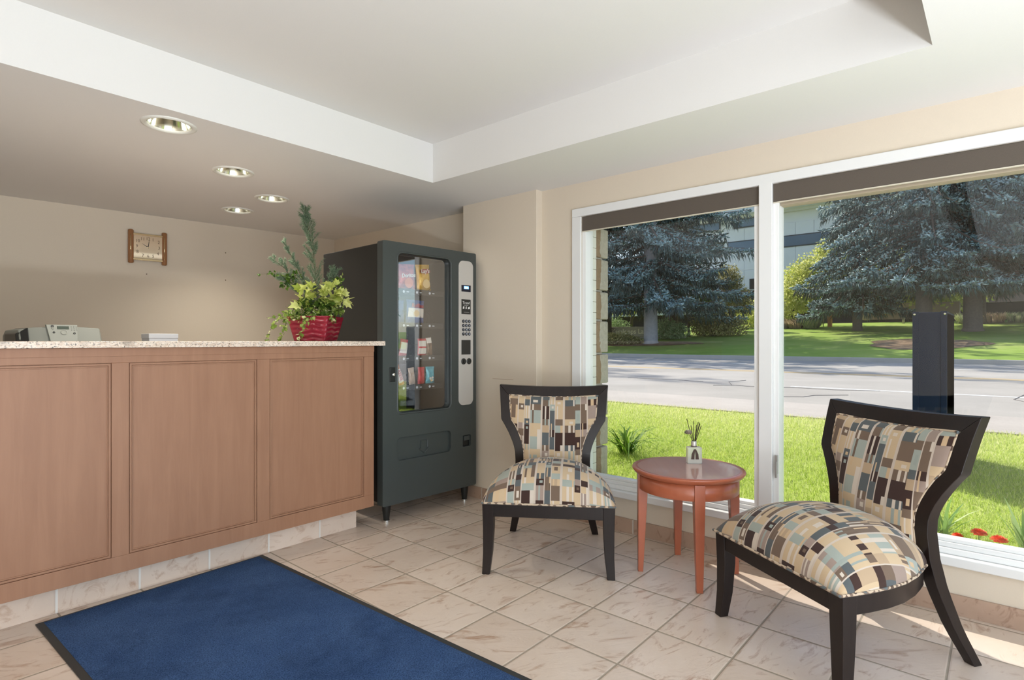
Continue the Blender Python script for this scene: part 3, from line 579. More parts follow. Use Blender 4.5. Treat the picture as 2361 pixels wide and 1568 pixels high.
    ring = [P[i, 0] for i in range(nu + 1)] + [P[nu, j] for j in range(1, nv + 1)] + [P[i, nv] for i in range(nu - 1, -1, -1)] + [P[0, j] for j in range(nv - 1, 0, -1)]
    k = len(m.v); m.add([(p.x, p.y, .338) for p in ring], [tuple(range(len(ring)))]); uv += [(0, 0)] * len(ring)
    so = m.build('seat', fab_m, t, smooth=True, uv=uv)
    rs = [Vector((p.x * 1.003, p.y + (.002 if p.y > -.2 else 0), .345)) for p in ring]; rs2 = [rs[0]]
    for p in rs[1:]:
        if (p - rs2[-1]).length > .006: rs2.append(p)
    M().tube(rs2, .0048, 7, closed=True).build('piping', pipe_m, so, smooth=True)
    # upholstered back
    m = M(); nu, nv = 24, 26; z0, z1 = .40, .814; uv = []; Q = {}
    for side in (0, 1):
        for j in range(nv + 1):
            z = z0 + (z1 - z0) * j / nv; hw = lerp(z, ZB, OX) - lerp(z, ZB, WX) + .001; yb = lerp(z, ZB, YB)
            for i in range(nu + 1):
                u = -math.cos(math.pi * i / nu); ed = max(0, 1 - abs(u) ** 3) ** .5 * max(0, 1 - max(0, (j / nv - .8) / .2) ** 3) ** .5
                back = .02 * (1 - u * u) * (j / nv); zz = z - (.012 * (1 - u * u) if j == nv else .012 * (1 - u * u) * (j / nv))
                y = yb - .006 - back + .034 * ed if side == 0 else yb - .034 - back - .006 * ed
                Q[side, i, j] = Vector((u * hw, y, zz)); uv.append((u * hw + .3, z + .26))
    vv = [Q[sd, i, j] for sd in (0, 1) for j in range(nv + 1) for i in range(nu + 1)]; N1 = (nu + 1) * (nv + 1); ff = []
    for sd in (0, 1): ff += [tuple(sd * N1 + q for q in (j * (nu + 1) + i, j * (nu + 1) + i + 1, (j + 1) * (nu + 1) + i + 1, (j + 1) * (nu + 1) + i)) for j in range(nv) for i in range(nu)]
    bd = [(i, 0) for i in range(nu + 1)] + [(nu, j) for j in range(1, nv + 1)] + [(i, nv) for i in range(nu - 1, -1, -1)] + [(0, j) for j in range(nv - 1, 0, -1)]
    ix_ = lambda q, sd: sd * N1 + q[1] * (nu + 1) + q[0]
    for a_, b_ in zip(bd, bd[1:] + bd[:1]): ff.append((ix_(a_, 0), ix_(b_, 0), ix_(b_, 1), ix_(a_, 1)))
    m.add(vv, ff); bo = m.build('backrest', fab_m, t, smooth=True, uv=uv)
    pp = [Q[0, nu, j] for j in range(0, nv + 1)] + [Q[0, i, nv] for i in range(nu - 1, -1, -1)] + [Q[0, 0, j] for j in range(nv - 1, -1, -1)]; p2 = []
    for p in pp:
        p = Vector((p.x * .985, p.y + .004, p.z - (.004 if p.z > .79 else 0)))
        if not p2 or (p - p2[-1]).length > .005: p2.append(p)
    M().tube(p2, .0045, 7).build('piping', pipe_m, bo, smooth=True)
    return t
ch1 = make_chair(); ch1.location = (2.131, 1.623, 0); ch1.rotation_euler.z = R(124.1)
ch1['label'] = 'dark-framed retro checked slipper chair between vending machine and round table'
ch2 = copy_tree(ch1); ch2.location = (2.127, .630, 0); ch2.rotation_euler.z = R(56.5)
ch2['label'] = 'dark-framed retro checked slipper chair turned sideways in front of the navy post'

# ------------------------------------------------------------------ round side table and reed diffuser
tk = NT('cherry_wood'); nz = tk.noise(tk.scale(tk.obj(), 40, 6, 6), 1, 5, .6); tk.set(tk.mix(nz, srgb(148, 76, 50), srgb(182, 102, 70)), .32, coat=.25); cherry_m = tk.m
tk = NT('cherry_top_sheen'); nz = tk.noise(tk.scale(tk.obj(), 3, 40, 6), 1, 5, .6); tk.set(tk.mix(nz, srgb(196, 146, 128), srgb(212, 162, 142)), .32, spec=.6, coat=1); cherry_top = tk.m  # base colour paled pinkish to paint in the hazy reflection on top
tb = thing('side_table', 'small round cherry wood side table between the two chairs', 'table', (2.63, 1.152, 0), R(36.5))
M().lathe([(.235, .478), (.252, .484), (.262, .497), (.2635, .501), (.262, .506), (.238, .5065), (.0, .5065)], 72, caps=False).build('table_top', cherry_m, tb, smooth=True)
M().lathe([(.237, .5066), (.237, .5072), (0, .5072)], 72, caps=False).build('top_sheen_face', cherry_top, tb)
ap = M(); ap.lathe([(.232, .405), (.234, .4078), (.234, .4785), (.215, .4785), (.215, .405), (.232, .405)], 72, caps=False); ap.build('apron', cherry_m, tb, smooth=True)
for k in range(4):
    a = math.pi / 2 * k; ca, sa = math.cos(a), math.sin(a); rg = []
    for z, rin, rout, hw in ((.478, .193, .239, .0235), (.40, .193, .239, .0235), (0, .214, .238, .0145)):
        rg.append([(r * ca - q * sa, r * sa + q * ca, z) for r, q in ((rin, -hw), (rout, -hw), (rout, hw), (rin, hw))])
    M().loft(rg).build('leg', cherry_m, tb, bevel=.002)
df = thing('reed_diffuser', 'frosted glass reed diffuser with dark reeds on the side table', 'diffuser', (2.735, 1.165, .5072), R(-52))
frost = NT('frosted_glass'); frost.set(srgb(232, 232, 224), .35, spec=.5); frost.b.inputs['Transmission Weight'].default_value = .55; frost.b.inputs['IOR'].default_value = 1.2
M().box(-.036, .036, -.019, .019, 0, .083).build('bottle', frost.m, df, bevel=.006, seg=3)
M().lathe([(.0125, .083), (.0135, .088), (.0135, .108), (.012, .112)], 20).build('neck_cap', plain('brushed_cap', srgb(196, 192, 184), .35, .4), df, smooth=True)
reed_m = plain('dark_reeds', srgb(52, 44, 22), .8); flower_m = plain('dried_flower', srgb(176, 164, 146), .9); bow_m = plain('brown_ribbon', srgb(74, 58, 50), .8)
for x, y, z in ((-.034, .005, .222), (-.016, -.006, .19), (.001, .008, .212), (.011, -.008, .193), (.023, .006, .207), (.027, -.004, .204), (.032, .008, .197), (.035, -.006, .19)):
    M().tube([(x * .12, y * .5, .1), (x, y, z)], .0017, 6).build('reed', reed_m, df)
st = M().tube([(0, 0, .1), (-.014, -.004, .128), (-.026, -.01, .142)], .0012, 5).build('flower_stem', reed_m, df)
m = M()
for k in range(34):
    a = 2.4 * k; r0 = .003 + .0006 * k; el = 1.2 - .03 * k; d = Vector((math.cos(a) * math.cos(el), math.sin(a) * math.cos(el), math.sin(el))); sd = d.cross(Vector((0, 0, 1))).normalized() if abs(d.z) < .99 else Vector((1, 0, 0)); c0 = Vector((-.03, -.01, .146))
    m.add([c0, c0 + d * .018 + sd * .008, c0 + d * .026 + Vector((0, 0, .001)), c0 + d * .018 - sd * .008], [(0, 1, 2, 3)])
m.build('flower_head', flower_m, st, fix=False)
for s in (-1, 1):
    M().loft([[(s * .002 + q[0] * .003, -.0205 + q[1] * .002, .074) for q in ((-1, -1), (1, -1), (1, 1), (-1, 1))], [(s * .009 + q[0] * .007, -.0215 + q[1] * .002, .05) for q in ((-1, -1), (1, -1), (1, 1), (-1, 1))], [(s * .011 + q[0] * .0075, -.0215 + q[1] * .002, .024) for q in ((-1, -1), (1, -1), (1, 1), (-1, 1))]]).build('tassel', bow_m, df, bevel=.001)
M().tube([(.0145 * math.cos(a), .0145 * math.sin(a), .087) for a in [2 * math.pi * i / 20 for i in range(20)]], .0013, 5, closed=True).build('cord', bow_m, df)

# ------------------------------------------------------------------ outside: ground
def gz(x):
    return float(np.interp(x, [3.0, 3.3, 5.25, 5.2501, 6.4, 20.3, 20.301, 20.5, 36, 90], [.20, .235, .465, .475, .475, .465, .60, .60, 2.15, 2.15]))
def ground_mat(name, stops, sc1, sc2, bump=.3, rough=.95, patch=None):
    k = NT(name); p = k.pos(); n1 = k.noise(p, sc1, 4, .6); n2 = k.noise(p, sc2, 4, .7)
    c = k.ramp(k.math('ADD', k.math('MULTIPLY', n1, .55), k.math('MULTIPLY', n2, .45)), stops)
    if patch: c = k.mix(k.math('MULTIPLY', k.ramp(k.noise(p, .35, 3), [(.5, (0, 0, 0)), (.64, (1, 1, 1))]), .6), c, patch)
    k.set(c, rough, spec=.15); k.bump(n2, bump, .05); return k.m
turf_m = ground_mat('turf_base', [(.3, srgb(150, 170, 80)), (.7, srgb(196, 204, 126))], 1.2, 60)
park_m = ground_mat('park_grass', [(.3, srgb(112, 146, 54)), (.5, srgb(142, 168, 72)), (.7, srgb(172, 186, 102))], .5, 26, patch=srgb(164, 174, 98))
asph_m = ground_mat('worn_asphalt', [(.3, srgb(158, 152, 142)), (.7, srgb(192, 186, 176))], .6, 90, .2, .85)
conc_m = ground_mat('pale_pavement', [(.3, srgb(170, 162, 152)), (.7, srgb(198, 190, 179))], 1.0, 50, .1, .85)
line_m = plain('white_road_paint', srgb(224, 222, 216), .7); yline_m = plain('yellow_road_paint', srgb(214, 176, 96), .7); crack_m = plain('road_crack_tar', srgb(112, 108, 104), .9)
mulch_m = ground_mat('bark_mulch', [(.3, srgb(104, 78, 56)), (.7, srgb(186, 160, 130))], 3, 40, .6)
m = M(); Y0, Y1 = -70, 70
for a, b in ((3.06, 3.3), (3.3, 5.25)): m.add([(a, Y0, gz(a)), (b, Y0, gz(b)), (b, Y1, gz(b)), (a, Y1, gz(a))], [(0, 1, 2, 3)])
struct(m, 'lawn', turf_m, 'sunlit front lawn outside the windows', 'lawn', fix=False)
struct(M().box(5.25, 6.4, Y0, Y1, .3, .475), 'sidewalk', conc_m, 'pale pavement between the front lawn and the road', 'sidewalk')
m = M(); m.box(6.4, 20.3, Y0, Y1, .3, .465)
def strip(x, y0, y1, wd, mi): m.box(x - wd / 2, x + wd / 2, y0, y1, .46, .4665, mi)
for y in np.arange(-66, 66, 9.0): strip(8.8, y + 1.9, y + 5.3, .11, 1)
for x in (12.55, 12.85): strip(x, Y0, Y1, .1, 2)
for y in np.arange(-66, 66, 9.0): strip(16.6, y - .5, y + 4.5, .11, 1)
for pts in ([(8.2, 3.2), (8.4, 3.0), (8.35, 2.5), (8.55, 2.2), (8.5, 1.7), (8.7, 1.2)], [(6.5, 2.05), (7.0, 2.0), (7.2, 1.75), (7.5, 1.7), (7.8, 1.4)], [(8.4, 3.0), (9.1, 3.3), (9.6, 3.2)], [(9.2, -.2), (8.4, -.1), (7.6, -.4)], [(8.9, 5.0), (9.0, 4.2), (8.8, 3.6)]):
    m.tube([(x, y, .4655) for x, y in pts], .0065, 4, mi=3)
struct(m, 'road', [asph_m, line_m, yline_m, crack_m], 'grey asphalt road with white and yellow lines', 'road')
struct(M().box(20.3, 20.5, Y0, Y1, .4, .602), 'kerb', conc_m, 'concrete kerb on the far side of the road', 'kerb', bevel=.02)
m = M()
m.grid(20, 60, lambda u, v: (20.5 + u * 60, Y0 + v * 140, gz(20.5 + u * 60)))
struct(m, 'park_lawn', park_m, 'rising green lawn across the road', 'lawn', fix=False, smooth=True)
struct(M().box(-9, 3.06, -40, -1.86, -.3, -.03), 'parking_lot', asph_m, 'asphalt forecourt outside the entrance', 'forecourt')
def patch(name, cx, cy, rx, ry, label):
    m = M(); n = 40; pts = []
    for i in range(n):
        a = 2 * math.pi * i / n; q = 1 + .1 * math.sin(3 * a + cx) + .06 * math.sin(7 * a); x = cx + rx * math.cos(a) * q; y = cy + ry * math.sin(a) * q; pts.append((x, y, gz(x) + .015))
    m.add([(cx, cy, gz(cx) + .05)] + pts, [(0, 1 + i, 1 + (i + 1) % n) for i in range(n)]); struct(m, name, mulch_m, label, 'ground', fix=False)
patch('mulch_bed', 24.6, 2.1, 1.7, 1.7, 'brown mulch bed on the far lawn under the spruces'); patch('mulch_bed', 24.4, 12.9, 1.1, 2.6, 'brown mulch bed around the whitish trunk')
# building: outside stone facing, white brick reveal and eave
sk = NT('split_field_stone'); p = sk.pos(); s = sk.n('SeparateXYZ'); sk.l(p, s.inputs[0]); n1 = sk.noise(p, 26, 6, .7); n2 = sk.noise(p, 9, 4)
pale = sk.mix(n1, srgb(150, 142, 126), srgb(206, 200, 186)); brown = sk.mix(n1, srgb(132, 108, 84), srgb(162, 140, 112))
f_ = sk.math('GREATER_THAN', sk.math('ADD', s.outputs[0], sk.math('MULTIPLY', sk.math('SUBTRACT', n2, .5), .09)), 3.135); sk.set(sk.mix(f_, brown, pale), .9); sk.bump(n1, .7, .02); stone_m = sk.m
mort_m = plain('pale_mortar', srgb(196, 188, 174), .9); wbrick_m = plain('white_painted_brick', srgb(226, 224, 214), .6, var=.05, scale=40, bump=.2)
m = M(); m.box(3.06, 3.2, 1.985, 9, 0, 2.5, 1); z = .03; i = 0
while z < 2.45:
    h = (.20, .215, .19, .21)[i % 4]; yy = 1.958
    while yy < 8.9:
        ln = .32 + .2 * random.random(); m.box(3.09 + .004 * random.random(), 3.222 + .012 * random.random(), yy + (.0 if yy < 2 else .006), yy + ln - .006, z, z + h - .013, 0); yy += ln
    z += h; i += 1
struct(m, 'wall_exterior', [stone_m, mort_m], 'rough stone facing outside the window edge', 'wall', bevel=.008)
m = M()
for i in range(36): m.box(3.031, 3.088, 1.9605, 1.984, .0 + i * .0685, .0665 + i * .0685)
struct(m, 'wall_reveal', wbrick_m, 'white painted brick reveal outside the window', 'wall', bevel=.002)
struct(M().box(2.9, 3.70, -12, 9, 2.55, 2.75).box(3.06, 3.70, -12, 9, 2.17, 2.55), 'roof_eave', plain('beige_soffit', srgb(150, 142, 122), .8), 'roof overhang above the windows', 'roof')

# ------------------------------------------------------------------ plants, numpy built
def np_obj(name, V, F, mt, parent=None, tone=None, smooth=False):
    me = bpy.data.meshes.new(name); V = np.asarray(V, dtype=np.float32); F = np.asarray(F, dtype=np.int32); k = F.shape[1]
    me.vertices.add(len(V)); me.vertices.foreach_set('co', V.ravel()); me.loops.add(F.size); me.loops.foreach_set('vertex_index', F.ravel())
    me.polygons.add(len(F)); me.polygons.foreach_set('loop_start', np.arange(len(F), dtype=np.int32) * k)
    if tone is not None: a = me.attributes.new('tone', 'FLOAT', 'FACE'); a.data.foreach_set('value', np.asarray(tone, dtype=np.float32))
    me.materials.append(mt); me.update(calc_edges=True); me.validate()
    if smooth: me.shade_smooth()
    o = bpy.data.objects.new(name, me); col.objects.link(o)
    if parent is not None: o.parent = parent
    return o
def leaf_mat(name, stops, transl=.35, rough=.6):
    k = NT(name); c = k.ramp(k.attr('tone'), stops); k.set(c, rough, spec=.25)
    t = k.n('BsdfTranslucent'); k.l(c, t.inputs[0]); mx = k.n('MixShader'); mx.inputs[0].default_value = transl
    k.l(k.b.outputs[0], mx.inputs[1]); k.l(t.outputs[0], mx.inputs[2]); k.l(mx.outputs[0], k.out.inputs[0]); return k.m
def unit(a): return a / np.maximum(np.linalg.norm(a, axis=1, keepdims=True), 1e-9)
def spindles(B, D, Ln, Wd):
    """little pointed three-sided twigs: bases, directions, lengths, widths"""
    D = unit(D); n = len(B); h = np.where(np.abs(D[:, 2:3]) < .9, [[0, 0, 1.]], [[1., 0, 0]]); S = unit(np.cross(D, h)); T = np.cross(D, S)
    V = np.empty((n, 5, 3)); V[:, 0] = B; V[:, 4] = B + D * Ln[:, None]; mid = B + D * (Ln * .45)[:, None]
    for i, a in enumerate((0, 2.094, 4.189)): V[:, 1 + i] = mid + (S * math.cos(a) + T * math.sin(a)) * Wd[:, None]
    F = np.array([(0, 2, 1), (0, 3, 2), (0, 1, 3), (4, 1, 2), (4, 2, 3), (4, 3, 1)])
    return V.reshape(-1, 3), (F[None] + (np.arange(n) * 5)[:, None, None]).reshape(-1, 3)
def blades(B, D, S, Ln, Wd):
    n = len(B); V = np.empty((n, 4, 3)); V[:, 0] = B - S * Wd[:, None]; V[:, 1] = B + S * Wd[:, None]; V[:, 2] = B + D * Ln[:, None] + S * (Wd * .3)[:, None]; V[:, 3] = B + D * Ln[:, None] - S * (Wd * .3)[:, None]
    return V.reshape(-1, 3), (np.array([[0, 1, 2, 3]])[None] + (np.arange(n) * 4)[:, None, None]).reshape(-1, 4)
grass_m = leaf_mat('lawn_blades', [(0, srgb(150, 176, 66)), (.35, srgb(190, 210, 96)), (.7, srgb(216, 226, 134)), (1, srgb(240, 236, 186))], .45)
# near lawn blades, denser close to the window
N = 150000; u = rng.random(N); X = 3.25 + (5.27 - 3.25) * u ** 1.15; Yb = rng.uniform(-2.4, 3.4, N)
kp = np.abs(Yb - (X * .28 - .1)) < 2.4 * X / 4; X, Yb = X[kp], Yb[kp]; N = len(X)
Z = np.interp(X, [3.0, 3.3, 5.25, 5.3], [.20, .235, .465, .475])
D = unit(np.stack([rng.normal(0, .45, N), rng.normal(0, .45, N), np.ones(N)], 1)); a = rng.uniform(0, 6.28, N); S = np.stack([np.cos(a), np.sin(a), 0 * a], 1)
V, F = blades(np.stack([X, Yb, Z - .003], 1), D, S, rng.uniform(.014, .034, N), rng.uniform(.0014, .0026, N))
dry = np.clip((X - 4.1) / 1.1, 0, 1) * .42
o = np_obj('grass_blades', V, F, grass_m, None, np.clip(rng.normal(.42, .22, N) + dry, 0, 1)); tag(o, 'short grass blades of the front lawn outside the windows', 'grass', kind='stuff')

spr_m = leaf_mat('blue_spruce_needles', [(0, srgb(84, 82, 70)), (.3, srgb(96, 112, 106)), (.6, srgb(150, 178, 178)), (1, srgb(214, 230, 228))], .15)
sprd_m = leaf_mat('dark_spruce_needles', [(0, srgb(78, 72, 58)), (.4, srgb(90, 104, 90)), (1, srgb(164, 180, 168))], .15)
bark_m = plain('grey_bark', srgb(112, 100, 92), .95, var=.35, scale=14, bump=.8); bark_w = plain('whitish_bark', srgb(176, 170, 172), .95, var=.25, scale=9, bump=.8)
twig_m = plain('brown_dead_twigs', srgb(120, 98, 84), .95)
def spruce(x, y, H, Rm, zlo, label, seed, mt=None, bk=None, tr=.35, dens=1.0, droop=.5, cut=9.5, zmin=.45, group='blue spruces across the road'):
    r = np.random.default_rng(seed); t = thing('spruce_tree', label, 'tree', (x, y, gz(x)), 0, group)
    M().tube([(0, 0, -.1), (.02, 0, .15), (0, .03, H * .25), (.05, 0, H * .6), (0, 0, H)], [tr * 1.35, tr, tr * .85, tr * .5, .03], 12).build('trunk', bk or bark_m, t, smooth=True)
    Bs, Ds, Ls, Ws, Ts = [], [], [], [], []; br = M(); z = zlo
    while z < H - .3:
        f = (z - zlo) / (H - zlo); fine = z < cut; nb = int((6.2 if fine else 5) * (1 - .3 * f) + 1)
        for b in range(nb):
            az = 2 * math.pi * (b + 1.3 * r.random()) / nb; ln = Rm * (1 - f) ** .75 * r.uniform(.62, 1.1); drp = droop * r.uniform(.7, 1.35) * (1 if z > zlo + .6 else .8)
            if ln < .3: continue
            k = 10; s_ = np.linspace(0, 1, k); zz = z + ln * (.12 * s_ - drp * s_ ** 1.5 + .24 * s_ ** 4) + r.uniform(-.25, .25)
            wob = .05 * ln * np.sin(3 * s_ + 6 * r.random()); ca, sa = math.cos(az), math.sin(az)
            P = np.stack([ca * ln * s_ - sa * wob, sa * ln * s_ + ca * wob, zz], 1)
            lo = zmin + .5 * r.random(); P[:, 2] = np.where(P[:, 2] < lo + .4, lo + .4 - .4 * np.tanh((lo + .4 - P[:, 2])), P[:, 2])
            if fine: br.tube(P[::3].tolist(), [.05, .04, .025, .012][:len(P[::3])], 4)
            nt_ = int(ln * (74 if fine else 10) * dens); q = r.random(nt_) ** .7 * .97 + .03; C0 = np.stack([np.interp(q, s_, P[:, i]) for i in range(3)], 1)
            out = np.array([ca, sa, 0.]); side = np.array([-sa, ca, 0.]); sg = r.choice([-1, 1], nt_); hang = r.random(nt_) < .36
            wspread = (.16 + .40 * np.sin(np.pi * np.minimum(q, .93))) * min(1, ln / 2.5) * r.random(nt_) ** .7
            C0 = C0 + side * (sg * wspread * .6)[:, None]; C0[:, 2] += -wspread * .35 + np.where(hang, -.05, .05) * r.random(nt_)
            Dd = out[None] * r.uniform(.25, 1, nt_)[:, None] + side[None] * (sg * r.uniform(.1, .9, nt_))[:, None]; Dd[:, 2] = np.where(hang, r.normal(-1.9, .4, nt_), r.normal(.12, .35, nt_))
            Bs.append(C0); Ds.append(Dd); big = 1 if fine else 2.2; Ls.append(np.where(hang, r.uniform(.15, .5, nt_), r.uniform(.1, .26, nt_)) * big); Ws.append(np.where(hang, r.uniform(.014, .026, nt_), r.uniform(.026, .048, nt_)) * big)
            Ts.append(np.clip(np.where(hang, r.normal(.22, .12, nt_), r.normal(.62, .2, nt_)) + r.normal(0, .08), 0, 1))  # upward twigs paler as new growth, brightened for lit contrast; hanging ones dead brown
        z += (.46 if fine else .7) * r.uniform(.7, 1.3)
    V, F = spindles(np.concatenate(Bs), np.concatenate(Ds), np.concatenate(Ls), np.concatenate(Ws))
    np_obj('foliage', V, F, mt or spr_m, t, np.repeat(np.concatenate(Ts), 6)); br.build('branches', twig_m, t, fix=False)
    return t
def leafy(name, label, cat, x, y, trunk_h, blobs, n, size, mt, seed, tr=.06, group=None, forks=3, bk=None, zoff=0):
    r = np.random.default_rng(seed); t = thing(name, label, cat, (x, y, gz(x) + zoff), 0, group)
    w = np.array([b[3] * b[4] for b in blobs]); w = w / w.sum(); idx = r.choice(len(blobs), n, p=w); bb = np.array(blobs)[idx]
    d = unit(r.normal(0, 1, (n, 3))); rad = r.random(n) ** .4; lump = 1 + .16 * np.sin(5 * d[:, 0] + 3 * d[:, 2] + idx) + .1 * np.sin(11 * d[:, 1] + idx)
    C = bb[:, :3] + d * (rad * lump)[:, None] * bb[:, [3, 3, 4]]; D = unit(d + r.normal(0, .7, (n, 3)) - [0, 0, .3]); S = unit(np.cross(D, r.normal(0, 1, (n, 3))))
    ln = r.uniform(.7, 1.3, n) * size; V = np.empty((n, 4, 3)); V[:, 0] = C; V[:, 1] = C + D * (ln * .5)[:, None] + S * (ln * .3)[:, None]; V[:, 2] = C + D * ln[:, None]; V[:, 3] = C + D * (ln * .5)[:, None] - S * (ln * .3)[:, None]
    nrm = np.cross(D, S); V[:, 1] += nrm * (ln * .1)[:, None]; V[:, 3] += nrm * (ln * .1)[:, None]
    C[:, 2] = np.maximum(C[:, 2], .02); V[:, :, 2] = np.maximum(V[:, :, 2], .01)
    np_obj('foliage', V.reshape(-1, 3), np.arange(n * 4).reshape(-1, 4), mt, t, np.clip(r.normal(.5, .22, n), 0, 1))
    st = M(); rr = random.Random(seed)
    if trunk_h: st.tube([(0, 0, -.05), (0.02, .01, trunk_h * .5), (0, 0, trunk_h)], [tr * 1.25, tr, tr * .8], 8)
    for k in range(forks):
        b = blobs[k % len(blobs)]; st.tube([(rr.uniform(-.02, .02), rr.uniform(-.02, .02), trunk_h * .9 - .03), (b[0] * .5, b[1] * .5, (trunk_h + b[2]) / 2), (b[0], b[1], b[2] + b[4] * .3)], [tr * .7, tr * .5, tr * .2], 6)
    st.build('stem', bk or bark_m, t, smooth=True); return t
lime_m = leaf_mat('yellow_green_leaves', [(0, srgb(150, 170, 66)), (.5, srgb(206, 210, 112)), (1, srgb(238, 234, 170))], .5)
green_m = leaf_mat('green_leaves', [(0, srgb(64, 92, 40)), (.5, srgb(106, 132, 62)), (1, srgb(160, 176, 96))], .4)
olive_m = leaf_mat('olive_leaves', [(0, srgb(112, 112, 66)), (.5, srgb(166, 160, 104)), (1, srgb(220, 208, 156))], .35)
pgreen_m = leaf_mat('pale_green_leaves', [(0, srgb(120, 146, 104)), (.5, srgb(168, 188, 138)), (1, srgb(212, 220, 180))], .35)

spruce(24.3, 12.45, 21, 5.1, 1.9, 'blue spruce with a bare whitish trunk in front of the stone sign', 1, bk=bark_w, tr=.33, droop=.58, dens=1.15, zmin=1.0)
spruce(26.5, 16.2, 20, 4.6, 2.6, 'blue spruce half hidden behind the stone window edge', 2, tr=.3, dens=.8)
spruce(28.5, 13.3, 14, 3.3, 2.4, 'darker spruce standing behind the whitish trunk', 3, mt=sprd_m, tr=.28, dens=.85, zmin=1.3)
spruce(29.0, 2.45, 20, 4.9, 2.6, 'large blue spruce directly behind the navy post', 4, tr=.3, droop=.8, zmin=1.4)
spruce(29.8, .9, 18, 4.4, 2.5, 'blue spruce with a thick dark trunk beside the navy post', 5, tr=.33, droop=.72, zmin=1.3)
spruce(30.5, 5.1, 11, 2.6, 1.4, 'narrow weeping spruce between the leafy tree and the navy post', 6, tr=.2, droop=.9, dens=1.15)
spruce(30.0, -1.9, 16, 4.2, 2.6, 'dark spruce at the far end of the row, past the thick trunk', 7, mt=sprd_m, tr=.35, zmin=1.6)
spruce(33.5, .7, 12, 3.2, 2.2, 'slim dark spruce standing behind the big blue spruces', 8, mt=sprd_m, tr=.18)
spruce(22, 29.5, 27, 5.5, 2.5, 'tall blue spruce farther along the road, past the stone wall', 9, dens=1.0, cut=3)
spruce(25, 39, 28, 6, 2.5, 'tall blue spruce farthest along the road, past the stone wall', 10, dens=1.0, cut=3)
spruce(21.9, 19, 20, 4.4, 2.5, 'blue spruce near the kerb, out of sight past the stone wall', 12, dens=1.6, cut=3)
leafy('leafy_tree', 'yellow-green leafy tree in front of the concrete building', 'tree', 33, 7.6, 1.0, [(0, 0, 2.0, 1.5, 1.0), (.3, -.5, 3.0, 1.3, 1.0), (-.2, .9, 1.5, .9, .8), (.1, -.9, 3.9, .8, .7), (0, .4, 2.7, 1.1, .8)], 9000, .15, lime_m, 11, .07)
leafy('leafy_tree', 'sunlit yellow-green tree behind the weeping spruce', 'tree', 37, 3.6, .9, [(0, 0, 1.6, 1.7, 1.0), (.3, -1.6, 1.4, 1.5, .9), (0, 1.4, 1.7, 1.4, 1.0), (0, .4, 3.0, 1.8, 1.3)], 8000, .2, lime_m, 12, .08)
leafy('young_tree', 'slender olive tree to the left of the white mullion', 'tree', 31, 11.1, 1.1, [(0, 0, 1.9, .75, .9), (.1, .15, 2.9, .6, .7), (0, -.5, 1.4, .6, .6)], 5200, .12, olive_m, 13, .045)
leafy('young_tree', 'small forked tree with a bare trunk beneath the spruce', 'tree', 28, 12.2, 1.0, [(0, .3, 1.6, .9, .4), (0, -.4, 1.7, .8, .4)], 1500, .12, green_m, 14, .07)
leafy('young_tree', 'small leaning tree behind the stone sign', 'tree', 30, 16.6, 1.0, [(0, .4, 1.6, 1.2, .5), (.3, -.5, 1.7, 1.0, .5)], 2400, .13, lime_m, 15, .09)
leafy('shrub', 'round olive shrub on the far lawn between spruce and mullion', 'shrub', 28.2, 11.0, 0, [(0, 0, .6, 1.0, .62), (0, -.9, .45, .8, .5), (.1, .6, .5, .7, .5)], 5200, .11, olive_m, 16, .03)
leafy('shrub', 'pale green loose shrub beside the whitish trunk', 'shrub', 26.5, 12.75, 0, [(0, 0, .5, .7, .5), (0, -.6, .42, .6, .4)], 3000, .1, pgreen_m, 17, .025)
leafy('shrub', 'bright green hedge bush beside the white mullion', 'shrub', 33, 10.4, 0, [(0, 0, .7, 1.0, .8), (0, -.9, .6, .9, .7)], 4500, .13, lime_m, 18, .03)
leafy('shrub', 'low brownish shrub in front of the stone sign', 'shrub', 23.9, 13.75, 0, [(0, 0, .25, .6, .3), (0, -.6, .18, .45, .2), (0, .6, .25, .5, .3)], 3200, .09, olive_m, 19, .02)
leafy('shrub', 'flowering shrub behind the stone sign', 'shrub', 29.5, 17.6, 0, [(0, 0, .5, .9, .5)], 1800, .12, pgreen_m, 20, .03)
for i, (x, y) in enumerate(((28.5, -11), (27, -19), (29, -29), (27, -42))):
    leafy('street_tree', ('round green tree down the road, nearest of the row', 'round green tree down the road, second of the row', 'round green tree down the road, third of the row', 'round green tree down the road, last of the row')[i], 'tree', x, y, 2.0, [(0, 0, 4, 2.8, 2.2), (.6, 1.4, 3.4, 2, 1.6), (0, -1.5, 3.6, 2, 1.6)], 5000, .35, green_m, 30 + i, .16, group='trees farther down the road')
